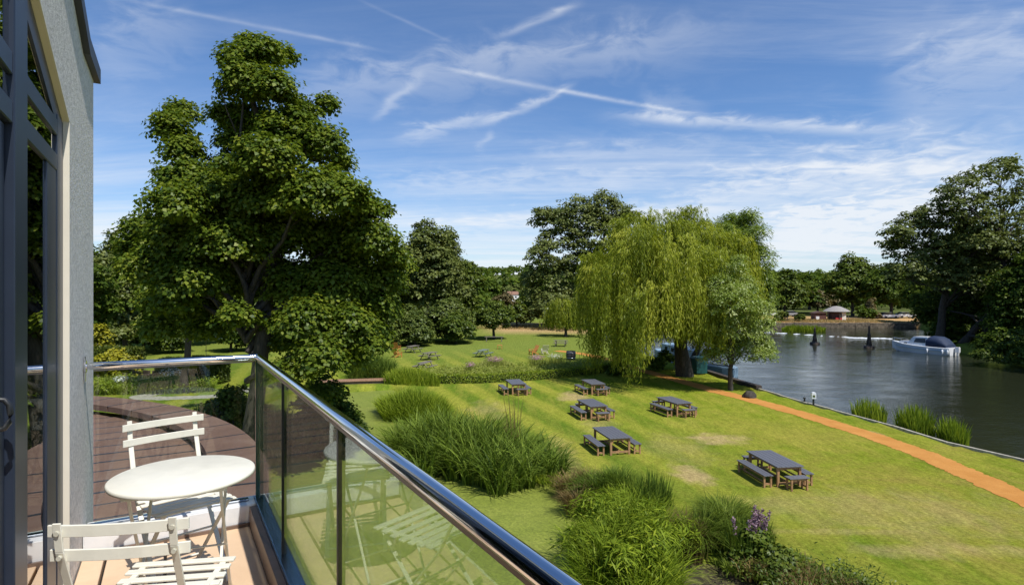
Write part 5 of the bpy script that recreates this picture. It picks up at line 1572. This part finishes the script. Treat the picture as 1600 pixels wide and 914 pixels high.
dome = px_blobs([(1020, 385, 55, 0), (988, 400, 46, -1), (1060, 375, 50, 1), (1100, 385, 48, 1), (962, 428, 34, -1), (1135, 400, 42, 2), (1000, 430, 60, -4), (1060, 430, 60, -4.5), (1110, 430, 50, -3.5), (955, 470, 24, -1),
                 (1030, 480, 50, -6), (1085, 490, 40, -6), (975, 490, 40, -4), (1150, 440, 36, 1), (1040, 400, 60, 5), (1100, 420, 55, 5), (980, 430, 50, 5), (1165, 400, 28, 3), (1175, 440, 24, 2), (955, 385, 30, 0), (985, 362, 30, 1), (1130, 365, 34, 1), (930, 425, 24, 0)], WD, .4)
willow('weeping_willow', 'great yellow green weeping willow in the middle of the riverside lawn', tuple(gp(1070, 455 + F * H / WD)), dome, 4800, .30, 'willow', .52, .55, np.random.default_rng(5), (2.8, 8.2), 165, 50, top=tuple(dp(1050, 390, WD)), limbs=14, lift=2.2)
dome = px_blobs([(880, 490, 22, 0), (868, 497, 16, 0), (893, 496, 17, 0), (880, 482, 14, 0)], 88, .3)
willow('weeping_willow', 'small pale weeping willow left of the great willow', tuple(gp(884, 455 + F * H / 88)), dome, 460, .42, 'willow', .2, .8, np.random.default_rng(6), (2, 4.5), 50, 26, limbs=4)
# upright grey willow tips behind the right of the crown
bl = px_blobs([(1165, 355, 22), (1150, 365, 24), (1178, 372, 18), (1130, 375, 26), (1160, 395, 30), (1185, 410, 24), (1175, 440, 30), (1190, 470, 22), (1165, 480, 34), (1140, 345, 12), (1170, 338, 10)], 53, 1)
tree('white_willow', 'upright white willow with feathery tips at the right shoulder of the weeping willow', 'tree', (18.0 - 1.9, 53, 0), bl, 20000, .34, 'silver', .25, None, 9, .8, tmean=.22, aspect=.22, per=36, twigs=1)
# young silvery tree on the bank
bl = px_blobs([(1142, 430, 22), (1128, 455, 26), (1160, 455, 24), (1142, 480, 32), (1180, 485, 24), (1115, 500, 26), (1150, 515, 36), (1188, 515, 22), (1110, 535, 24), (1135, 550, 32), (1170, 550, 34), (1192, 545, 20), (1120, 560, 22), (1155, 412, 12), (1190, 560, 16), (1105, 515, 18)], 40.6, .9)
tree('silver_pear_tree', 'young silvery pale leaved tree with thin trunk on the river bank', 'tree', tuple(gp(1142, 455 + F * H / 40.6)), bl, 32000, .19, 'silver', .15, tuple(dp(1142, 440, 40.6)), 12, .55, aspect=.36, tmean=.45, per=40, flat=.8, twigs=1, droop=.25)
# shade bush behind willow trunk
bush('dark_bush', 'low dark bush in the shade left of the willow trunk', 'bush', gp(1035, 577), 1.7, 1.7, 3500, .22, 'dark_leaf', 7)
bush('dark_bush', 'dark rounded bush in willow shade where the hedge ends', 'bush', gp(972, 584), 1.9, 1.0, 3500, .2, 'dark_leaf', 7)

# far bank and right hand trees
GR = 'trees along the far bank'
for (x0, x1, yt, d, n, mt, lab) in [(1192, 1262, 418, 158, 8000, 'mid_leaf', 'rounded green tree above the cars at the willow edge'), (1228, 1300, 428, 205, 7000, 'dark_leaf', 'dark tree behind the round hut'),
                            (1288, 1376, 392, 152, 10000, 'mid_leaf', 'tall rounded tree right of the round hut'), (1345, 1440, 408, 142, 10000, 'dark_leaf', 'dark spreading tree above the white parked cars'), (1245, 1310, 452, 170, 5000, 'bronze', 'olive tree directly behind the round hut'),
                            (1160, 1215, 440, 180, 5000, 'dark_leaf', 'dark tree seen through the white willow tips'), (1400, 1490, 420, 120, 9000, 'dark_leaf', 'dark tree behind the cabin cruiser')]:
    btree('bank_tree', lab, x0, x1, yt, d, n, d * .0040, mt, 16, zb=1.6, group=GR)
for (px, py, hf, h, mt, lab, g) in [(1348, 498, 3.4, 3.2, 'dark_leaf', 'dark rounded shrub right of the round hut', None), (1362, 498, 1.6, 5.2, 'bronze', 'spiky bronze shrub by the parked cars', None), (1230, 502, 4.0, 2.0, 'yew', 'low clipped shrub on the golden bank', None)]:
    p = gp(px, py, .42); bush('bank_shrub', lab, 'shrub', p, hf, h, 3000, .5, mt, 7, 'shrubs on the far bank')
# right bank trees over the water
RB_ = 'tall trees on the shaded right bank'
bl = px_blobs([(1500, 300, 26), (1530, 285, 26), (1560, 272, 24), (1590, 280, 24), (1480, 320, 22), (1515, 330, 26), (1550, 320, 26), (1585, 320, 26), (1620, 300, 30), (1490, 345, 24), (1540, 355, 28), (1580, 360, 30), (1620, 350, 36), (1500, 310, 14), (1470, 300, 12), (1575, 258, 14)], 74, 1.8)
tree('alder_tree', 'tall open crowned tree with bare limbs showing against the sky', 'tree', (55.5 + 6, 75, .35), bl, 10500, .34, 'grey_leaf', .5, tuple(dp(1570, 320, 75)), 16, .85, RB_, tmean=.35, twigs=4, hollow=.6, per=22, flat=.45)
bl = px_blobs([(1400, 370, 22), (1425, 355, 24), (1455, 345, 28), (1485, 360, 32), (1410, 395, 28), (1445, 395, 36), (1490, 400, 40), (1530, 395, 40), (1570, 400, 44), (1420, 430, 30), (1465, 440, 42), (1515, 445, 44), (1565, 450, 46), (1610, 440, 50), (1385, 385, 12)], 76, 2)
tree('alder_tree', 'broad feathery tree reaching left above the moored cruiser', 'tree', (57, 77, .35), bl, 38000, .34, 'grey_leaf', .45, tuple(dp(1500, 385, 76)), 14, .85, RB_, tmean=.42, twigs=2, hollow=.5, per=34)
bl = px_blobs([(1455, 480, 34, 15), (1500, 490, 40, 13), (1545, 500, 44, 12), (1590, 500, 46), (1640, 490, 60), (1525, 530, 30, 11), (1572, 545, 36), (1610, 540, 44), (1650, 440, 60), (1540, 470, 40, 12), (1448, 500, 24, 16), (1475, 522, 20, 13), (1508, 525, 24, 12), (1465, 470, 30, 17), (1600, 460, 50)], 67, 2)
tree('alder_tree', 'dark bushy tree hanging low over the water at the right bank', 'tree', (58.5, 75, .35), bl, 52000, .30, 'dark_leaf', .4, None, 10, .8, RB_, tmean=.42, twigs=1)
bl = px_blobs([(1560, 555, 20), (1585, 560, 22), (1610, 560, 26), (1640, 555, 30), (1540, 560, 14), (1600, 535, 22)], 58.5, 1)
tree('sallow_bush', 'olive sallow bush dipping into the river at the bank', 'bush', (52.3, 59, .35), bl, 7000, .24, 'mid_leaf', .2, None, 5, .6, tmean=.35)
for k, (x, y, z1, hw, mt, lab) in enumerate([(75, 95, 19, 6, 'dark_leaf', 'shaded bank tree behind the navy canvas cover'), (88, 108, 20, 7, 'dark_leaf', 'shaded bank tree above the end of the masonry wall'), (57, 50, 19, 6.5, 'dark_leaf', 'bank tree just outside the shaded bend'), (54, 38, 17, 6, 'mid_leaf', 'bank tree opposite the reeds'), (70, 72, 20, 8, 'dark_leaf', 'deep shade tree behind the feathery tree')]):
    rng = np.random.default_rng(90 + k)
    bl = auto_blobs((x, y), hw, .6, z1, 20, rng)
    tree('bank_tree', lab, 'tree', (x, y, .35), bl, 15000, .42, mt, .4, None, 8, 1.1, GR, tmean=.3)
for (x, y, hw_, h_, lab) in [(80.5, 109, 4.2, 7.5, 'dark bush over the end of the masonry river wall'), (76, 102, 3.8, 7, 'dark bank bush beyond the bow of the cruiser'), (70.5, 94, 3.6, 7, 'dark bank bush above the cabin of the cruiser'), (65.5, 86, 3.4, 6.5, 'dark bank bush behind the navy canvas cover'), (60, 78.5, 3.0, 5.5, 'dark bank bush just right of the cruiser stern')]:
    bush('bank_bush', lab, 'bush', Vector((x, y, .35)), hw_, h_, 9000, .34, 'dark_leaf', 14, 'bushes along the shaded right bank', 'round', .7, tmean=.4)
# woods closing the view: a nearer belt of trees and the valley sides behind
def woods():
    rng = np.random.default_rng(77)
    near, far = [], []
    for u in np.arange(60, 1760, 13.0):
        if 748 < u < 835: continue
        for row in range(2):
            d = (150 if u < 800 else 215) + row * 22 + rng.normal() * 6
            x = (u + rng.normal() * 5 - 800) / 900 * d
            h = rng.uniform(9, 14.5) * (1.15 if u < 640 else (.85 if u > 1190 else 1.0))
            g = float(ground_z(x, d))
            near += [(x, d, g + h * .66, h * .34), (x + rng.normal() * 3, d - 1, g + h * .3, h * .32)]
    for u in np.arange(1185, 1640, 9.0):
        d = 172 + rng.normal() * 4; x = (u - 800) / 900 * d; g = float(ground_z(x, d)); h = rng.uniform(4.5, 8)
        near += [(x, d, g + h * .5, h * .5)]
    for y0 in np.linspace(300, 900, 20):
        for x in np.arange(-y0 * 1.1, y0 * 1.15, 13 + y0 * .012):
            xx, yy = x + rng.normal() * 4, y0 + rng.normal() * 8
            h = rng.uniform(8, 13)
            far.append((xx, yy, float(ground_z(xx, yy)) + h * .5, h * .62))
    crown_mesh('woods', near, 115000, 1.0, 'dark_leaf', None, (0, 0, 0), 1.9, rng, .55, per=24, tmean=.5)
    tag(bpy.data.objects['woods'], 'belt of dense woods behind the gardens and the far bank', 'woods', None, 'stuff')
    o = crown_mesh('woods', far, 90000, 3.2, 'dark_leaf', None, (0, 0, 0), 4.2, rng, .6, per=14, tmean=.55)
    tag(o, 'continuous far woods on the valley sides', 'woods', None, 'stuff')
woods()

# ------------------------------------------------------------------ low box hedge and flower bed
def path_points(pts, n):
    P = [Vector((p[0], p[1])) for p in pts]
    for _ in range(3):
        q = [P[0]]
        for a, b in zip(P, P[1:]): q += [a * .75 + b * .25, a * .25 + b * .75]
        P = q + [P[-1]]
    seg = [(b - a).length for a, b in zip(P, P[1:])]
    tot = sum(seg); out = []
    for k in range(n):
        d = tot * k / (n - 1); i = 0
        while i < len(seg) - 1 and d > seg[i]: d -= seg[i]; i += 1
        out.append(P[i].lerp(P[i + 1], min(1, d / max(seg[i], 1e-6))))
    return out, tot
HL = [gp(650, 588), gp(668, 597), gp(700, 599.3), gp(780, 597), gp(850, 592), gp(900, 587), gp(945, 581), gp(975, 574)]
def hedge():
    hp, tot = path_points(HL, 60)
    c = hp[30]
    t = empty('box_hedge', (c.x, c.y, 0), 0, 'low clipped box hedge curving along the front of the flower bed', 'hedge')
    m = MB()
    h, w = .60, .55
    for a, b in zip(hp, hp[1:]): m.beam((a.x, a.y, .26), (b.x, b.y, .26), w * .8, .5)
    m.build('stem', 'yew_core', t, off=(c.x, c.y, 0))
    rng = np.random.default_rng(8)
    n = 15000
    i = rng.random(n) * (len(hp) - 1.001); k = i.astype(int); f = (i - k)[:, None]
    A = np.array([tuple(p) for p in hp]); q = A[k] * (1 - f) + A[k + 1] * f
    d = norm(A[k + 1] - A[k]); s = np.stack([-d[:, 1], d[:, 0]], -1)
    topf = rng.random(n) < .45
    sg = np.sign(rng.random(n) - .5)
    off = np.where(topf, (rng.random(n) - .5) * w, sg * w / 2 + rng.normal(0, .025, n))
    z = np.where(topf, h + rng.normal(0, .025, n), rng.random(n) * h)
    P = np.concatenate([q + s * off[:, None], z[:, None]], 1)
    N = np.where(topf[:, None], np.array([[0, 0, 1.0]]), np.concatenate([s * sg[:, None], np.zeros((n, 1))], 1))
    N = norm(N + rng.normal(0, .5, (n, 3)) + np.array([0, 0, .2]))
    Ax = norm(np.cross(N, rng.normal(size=N.shape)) + N * .5)
    leaf_mesh('foliage', P - np.array([c.x, c.y, 0]), Ax, N, .11 * (.6 + .8 * rng.random(n)), .07, .66 + .15 * np.sin(i * 3) + rng.normal(0, .2, n), 'hedge', t)
hedge()
def poly_scatter(poly, n, rng, inset=0.0):
    P = np.array([(p[0], p[1]) for p in poly]); lo, hi = P.min(0), P.max(0)
    out = np.empty((0, 2))
    pl = [tuple(p) for p in P]
    while len(out) < n:
        q = lo + (hi - lo) * rng.random((n * 2, 2))
        out = np.concatenate([out, q[sdf(q[:, 0], q[:, 1], pl) < -inset]])
    return out[:n]
def clump(name, label, cat, poly, n, h, W, curve, mat, z=0.0, seed=1, group=None, kind=None, tm=.45, out=.5, seg=5, edge=.55, hvar=.3, tufts=0):
    """a stand of blades; those near the rim are shorter and lean outwards"""
    rng = np.random.default_rng(seed)
    pl = [tuple(p)[:2] for p in poly]
    c = np.array(pl).mean(0)
    q = poly_scatter(pl, n, rng)
    if tufts:
        tc = poly_scatter(pl, tufts, rng)
        k = rng.integers(0, tufts, n)
        q = tc[k] + rng.normal(size=(n, 2)) * .16
    dist = np.clip(-sdf(q[:, 0], q[:, 1], pl), 0, None)
    rim = np.clip(dist / (np.sqrt(abs(np.ptp(np.array(pl)[:, 0]) * np.ptp(np.array(pl)[:, 1]))) * .3), 0, 1)
    ang = np.arctan2(q[:, 1] - c[1], q[:, 0] - c[0])
    if tufts: ang = np.arctan2(q[:, 1] - tc[k][:, 1], q[:, 0] - tc[k][:, 0]) * 1.0
    ang = np.where(rng.random(n) < out * (1.3 - rim * .7), ang + rng.normal(0, .5, n), rng.random(n) * 2 * math.pi)
    H_ = h * (edge + (1 - edge) * rim) * (1 - hvar + 2 * hvar * rng.random(n))
    patch = np.sin(q[:, 0] * 2.3 + 1.1 * np.sin(q[:, 1] * 1.9)) * .10
    cv = np.clip(curve * (1.25 - .5 * rim) * (.6 + .8 * rng.random(n)), .03, .95)
    P = np.concatenate([q - c, np.full((n, 1), 0.0)], 1)
    tint = tm + patch + rng.normal(0, .2, n)
    o = blade_mesh(name, P, H_, ang, cv, W * (.6 + .8 * rng.random(n)), tint, mat, None, seg)
    o.location = (c[0], c[1], z)
    return tag(o, label, cat, group, kind)
bed = [gp(672, 594), gp(640, 585), gp(690, 578), gp(760, 577), gp(840, 575), gp(900, 570), gp(950, 567), gp(960, 576), gp(900, 584), gp(850, 589), gp(780, 594), gp(700, 596)]
clump('border_planting', 'mixed tall perennials filling the bed behind the box hedge', 'border plants', bed, 7000, .62, .06, .5, 'border', 0, 3, None, 'stuff', .45, .3, 4, .8)
clump('border_grass', 'feathery pale grasses rising in the middle of the flower bed', 'grasses', [gp(740, 580), gp(800, 579), gp(800, 573), gp(745, 574)], 1400, 1.05, .03, .3, 'border', 0, 4, None, 'stuff', .8, .3, 4)
def flowers(name, label, pos, r, h, n, mat, group=None, size=.07, stem='border', cat='flowers', z=0):
    rng = np.random.default_rng(int(abs(pos.x * 100 + pos.y)))
    t = empty(name, (pos.x, pos.y, z), 0, label, cat, group)
    m_ = 260
    a = rng.random(m_) * 6.283; q = np.sqrt(rng.random(m_)) * r
    blade_mesh('stem', np.stack([q * np.cos(a), q * np.sin(a), a * 0], -1), h * .95, a, .15, .04, rng.random(m_), stem, t, 4)
    d = norm(rng.normal(size=(n, 3)))
    P = d * (rng.random(n) ** .4)[:, None] * np.array([r, r, h * .28]) + np.array([0, 0, h])
    N = norm(d + np.array([0, 0, .8]) + rng.normal(0, .4, (n, 3)))
    leaf_mesh('blossom', P, norm(np.cross(N, rng.normal(size=N.shape))), N, size, size, rng.random(n), mat, t)
    return t
G = 'pink phlox clumps in the flower bed'
flowers('pink_phlox', 'pale pink phlox clump right of the feathery grasses', gp(772, 577), .85, .95, 420, 'pink', G)
flowers('pink_phlox', 'pale pink phlox clump near the dark planter end of the bed', gp(838, 574), .85, .95, 460, 'pink', G)
flowers('pink_phlox', 'mauve phlox clump just above the middle of the hedge', gp(735, 586), .45, .9, 200, 'pink', G)
flowers('white_phlox', 'white flower patch beside the barrel planter', gp(868, 570), .9, .9, 160, 'white_flower')
def bed_leaves(name, label, poly, n, h, leaf, mat, seed, tm=.55):
    rng = np.random.default_rng(seed)
    pl = [tuple(p)[:2] for p in poly]
    nt = n // 30
    q = poly_scatter(pl, nt, rng)
    k = np.repeat(np.arange(nt), 30)
    hh = h * (.55 + .45 * rng.random(nt)) * (1 + .25 * np.sin(q[:, 0] * 1.7))
    e = rng.normal(size=(len(k), 3)) * np.array([.24, .24, .14])
    P = np.concatenate([q[k], hh[k][:, None]], 1) + e
    P[:, 2] = np.maximum(P[:, 2], .05)
    N = norm(rng.normal(0, .5, P.shape) + np.array([0, -.15, 1.0]))
    A = norm(np.cross(N, rng.normal(size=P.shape)) + np.array([0, 0, .15]))
    o = leaf_mesh(name, P, A, N, leaf * (.6 + .8 * rng.random(len(P))), leaf * .4, tm + rng.normal(0, .14, nt)[k] + rng.normal(0, .18, len(P)), mat, None)
    return tag(o, label, 'border plants', None, 'stuff')
bed_leaves('border_foliage', 'bright leafy perennials mounded in the bed behind the box hedge', bed, 9000, .42, .18, 'border', 61, .45)
bed_leaves('border_foliage', 'leafy perennials mounded in the left border by the yews', [gp(120, 604), gp(200, 601), gp(330, 601), gp(335, 612), gp(260, 616), gp(120, 618)], 9000, .6, .2, 'hedge', 62, .7)
# left border seen through the glass
clump('border_planting', 'long green flower border below the clipped yews', 'border plants', [gp(120, 604), gp(200, 601), gp(330, 601), gp(335, 612), (gp(260, 616)), gp(120, 618)], 7000, .95, .06, .4, 'border', 0, 9, None, 'stuff', .4, .3, 4, .8)
flowers('white_hydrangea', 'white hydrangea in the border nearest the balcony wall', gp(189, 612), .5, .9, 130, 'white_flower', size=.12)
flowers('white_hydrangea', 'white speckled shrub in the border by the clipped yew column', gp(270, 606), .9, 1.2, 150, 'white_flower', size=.1)
flowers('mauve_catmint', 'mauve catmint cushion at the front of the left border', gp(283, 612), .6, .5, 200, 'purple', size=.06)
clump('shrub_border', 'leafy low planting on the bank under the sycamore', 'border plants', [gp(300, 650), gp(345, 640), gp(420, 640), gp(470, 660), gp(430, 720), gp(380, 700)], 4200, .8, .07, .45, 'reed', 0, 19, None, 'stuff', .4, .3, 4, .8)

# ------------------------------------------------------------------ pond plants
def pp(l, z=-.32): return [gp(x, y, z) for x, y in l]
clump('tall_reeds', 'great clump of tall arching reeds in the middle of the duckweed pond', 'reeds', pp([(600, 715), (640, 690), (700, 690), (790, 700), (860, 730), (882, 758), (850, 772), (800, 778), (760, 782), (720, 775), (640, 745)]), 6800, 2.3, .07, .58, 'reed', -.45, 21, 'reed stands in the pond', None, .5, .5, 6, .72, .42, 90)
clump('tall_reeds', 'upright brighter reed stand on the far side of the pond', 'reeds', pp([(590, 643), (640, 632), (690, 640), (700, 656), (650, 664), (600, 658)]), 4200, 1.75, .055, .45, 'reed_bright', -.45, 22, 'reed stands in the pond', None, .45, .45, 5, .7)
clump('tall_reeds', 'dark reed stand beyond the boardwalk', 'reeds', [gp(545, 597), gp(600, 594), gp(618, 588), gp(600, 582), (gp(550, 584))], 3000, 1.9, .055, .35, 'reed', 0, 23, 'reed stands in the pond', None, .35, .4, 5, .75)
clump('tall_reeds', 'low light green reeds between boardwalk and hedge end', 'reeds', [gp(600, 600), gp(650, 603), gp(690, 604), gp(668, 595), gp(640, 590), gp(610, 592)], 2600, 1.25, .05, .3, 'reed_bright', -.1, 24, 'reed stands in the pond', None, .6, .4, 5, .75)
clump('flowering_rush', 'few very tall thin stems standing above the great reed clump', 'reeds', pp([(790, 728), (815, 726), (812, 722), (795, 722)]), 34, 2.9, .035, .10, 'straw', -.45, 25, None, None, .3, .3, 6, 1.0)
clump('pond_sedge', 'broad leafy clump of water plants nearest the balcony rail', 'water plants', pp([(905, 905), (925, 840), (985, 815), (1040, 830), (1065, 880), (1060, 940), (1000, 985), (930, 975)]), 11000, 1.55, .045, .48, 'reed_bright', -.45, 26, None, None, .38, .6, 5, .8, .5, 46)
bl = [(p.x, p.y, .35 + .3 * (i % 2), .62) for i, p in enumerate(pp([(915, 900), (935, 860), (965, 830), (1000, 860), (960, 900), (1010, 910), (1040, 880), (985, 945)]))]
tree('water_mint', 'dark leafy pond shrub mixed into the near water plants', 'water plants', tuple(gp(975, 890, -.32)), bl, 4200, .24, 'reed_bright', .05, None, 5, .4, aspect=.16, tmean=.35, per=30)
clump('sedge_tussock', 'arching dark green sedge tussock right of the dead brown stems', 'sedge', pp([(915, 790), (950, 772), (990, 780), (1005, 805), (960, 815), (925, 808)]), 3400, 1.35, .035, .60, 'reed', -.25, 27, 'sedge tussocks on the pond margin', None, .40, .8, 6, .8, .3, 5)
clump('sedge_tussock', 'arching dark green sedge tussock left of the purple loosestrife', 'sedge', pp([(1070, 850), (1100, 828), (1140, 835), (1155, 860), (1120, 880), (1085, 875)]), 4200, 1.45, .035, .66, 'reed_dark', -.22, 28, 'sedge tussocks on the pond margin', None, .48, .8, 6, .85, .3, 5)
clump('iris_leaves', 'upright sword leaved irises with seed heads behind the near plants', 'iris', pp([(985, 815), (1020, 805), (1050, 825), (1030, 840), (1000, 835)]), 620, 1.5, .055, .16, 'reed', -.3, 29, None, None, .40, .4, 5, .9)
clump('dead_stems', 'dry brown dead stems at the edge of the pale duckweed', 'dead stems', pp([(885, 778), (905, 765), (935, 775), (930, 800), (905, 808)]), 2200, 1.2, .03, .5, 'straw', -.3, 30, 'dry brown stems at the pond', None, .25, .7, 5, .8, .3, 4)
clump('dead_stems', 'dry brown dead stems between the near plants and the second tussock', 'dead stems', pp([(1038, 838), (1062, 822), (1080, 840), (1075, 875), (1055, 885)]), 2200, 1.25, .028, .35, 'straw', -.3, 31, 'dry brown stems at the pond', None, .22, .6, 5, .8, .3, 4)
# purple loosestrife
lp = gp(1168, 874, -.15)
t = empty('purple_loosestrife', tuple(lp), 0, 'purple loosestrife with upright flower spikes on the pond bank', 'flowers')
rng = np.random.default_rng(41)
a_ = rng.random(420) * 6.283; q_ = np.sqrt(rng.random(420)) * .62
blade_mesh('stem', np.stack([q_ * np.cos(a_), q_ * np.sin(a_), a_ * 0], -1), rng.uniform(.6, 1.15, 420), a_, .2, .07, rng.random(420) * .6, 'reed', t, 4)
sp_ = 20
Ps, Ts = [], []
for k in range(sp_):
    a = rng.random() * 6.283; r = math.sqrt(rng.random()) * .48; hh = rng.uniform(1.05, 1.4)
    n_ = 70
    s = rng.random(n_)
    th = rng.random(n_) * 6.283; rr = .045 * (1.1 - s) + .012
    lean = .12 * r
    Ps.append(np.stack([r * math.cos(a) * (1 + .35 * s) + rr * np.cos(th), r * math.sin(a) * (1 + .35 * s) + rr * np.sin(th), hh - .55 + .55 * s], -1))
Ps = np.concatenate(Ps); n_ = len(Ps)
N = norm(rng.normal(size=(n_, 3)) + np.array([0, 0, .5]))
leaf_mesh('flower_spike', Ps, norm(np.cross(N, rng.normal(size=N.shape))), N, .05, .045, rng.random(n_), 'purple', t)
clump('bank_weeds', 'straggling mixed weeds along the lawn edge of the pond', 'weeds', [gp(1130, 880), gp(1200, 868), (gp(1270, 885)), gp(1360, 915), gp(1450, 960), gp(1440, 1030), gp(1330, 990), gp(1240, 940), gp(1170, 900)], 6000, .42, .035, .5, 'reed_dark', -.12, 33, None, 'stuff', .4, .6, 4, .6, .4, 70)
clump('bank_weeds', 'straw coloured weeds mixed along the pond lip', 'weeds', [gp(1150, 880), gp(1230, 878), (gp(1330, 910)), gp(1420, 960), gp(1300, 960), gp(1200, 905)], 2400, .5, .03, .45, 'straw', -.1, 34, None, 'stuff', .35, .6, 4, .8, .4, 34)
clump('lawn_fringe', 'long grass fringe between lawn and the great reeds', 'grass', [gp(700, 650), gp(760, 690), gp(850, 735), gp(900, 760), gp(925, 775), gp(890, 770), gp(820, 745), gp(740, 705), gp(690, 660)], 4200, .45, .03, .45, 'reed_bright', -.06, 35, None, 'stuff', .55, .3, 4, .8)
clump('lawn_fringe', 'long grass fringe along the lawn above the sedges', 'grass', [gp(930, 775), gp(1010, 795), gp(1070, 820), gp(1160, 845), gp(1260, 880), gp(1250, 890), gp(1150, 858), gp(1060, 830), gp(1000, 808), gp(935, 785)], 4200, .42, .03, .45, 'reed_bright', -.03, 36, None, 'stuff', .5, .3, 4, .8)
bed_leaves('bank_foliage', 'low leafy weeds scattered over the pond lip', [gp(1130, 882), gp(1200, 872), gp(1290, 892), gp(1380, 922), gp(1450, 962), gp(1330, 985), gp(1230, 935)], 3800, .2, .10, 'mid_leaf', 63, .4)
bush('loosestrife_foliage', 'leafy bank shrub right of the purple loosestrife', 'bush', gp(1215, 892, -.1), .62, .75, 3200, .10, 'mid_leaf', 8, tuft=.22)
bush('loosestrife_foliage', 'dark leafy plant at the foot of the purple loosestrife', 'bush', gp(1178, 884, -.2), .6, .9, 3200, .10, 'dark_leaf', 8, tuft=.22, tmean=.6)
# irises in the river margin
def wp(l): return [gp(x, y, -.6) for x, y in l]
G = 'iris clumps at the river edge'
clump('river_iris', 'left clump of bright sword leaved irises in the river margin', 'iris', wp([(1330, 655), (1352, 650), (1385, 662), (1384, 672), (1350, 664)]), 420, 1.35, .075, .16, 'reed_bright', -.65, 51, G, None, .5, .4, 5, .8)
clump('river_iris', 'largest clump of sword leaved irises in the middle of the river margin', 'iris', wp([(1398, 676), (1420, 667), (1452, 676), (1462, 690), (1430, 690)]), 620, 1.55, .08, .18, 'reed_bright', -.65, 52, G, None, .35, .4, 5, .8)
clump('river_iris', 'right clump of sword leaved irises nearest along the river margin', 'iris', wp([(1462, 690), (1482, 684), (1512, 698), (1514, 706), (1486, 702)]), 460, 1.4, .075, .18, 'reed_bright', -.65, 53, G, None, .42, .4, 5, .8)
clump('bank_reeds', 'bright reed strip at the foot of the masonry river wall', 'reeds', [gp(1222, 519, -.6), gp(1290, 519, -.6), gp(1290, 517.5, -.6), gp(1222, 517, -.6)], 1600, 1.5, .16, .25, 'reed_bright', -.65, 54, None, None, .5, .3, 4)
clump('bank_grass', 'tall golden grass along the top of the far bank', 'grass', [(30, 121), (84, 121), (84, 136), (30, 136)], 16000, .5, .14, .4, 'straw', .40, 55, None, 'stuff', .8, .3, 3)
clump('meadow_grass', 'tall dry grass on the golden meadow mound', 'grass', [(-12, 97), (12, 96), (14, 112), (-14, 112)], 5000, .5, .12, .3, 'straw', .6, 56, None, 'stuff', .75, .3, 3)
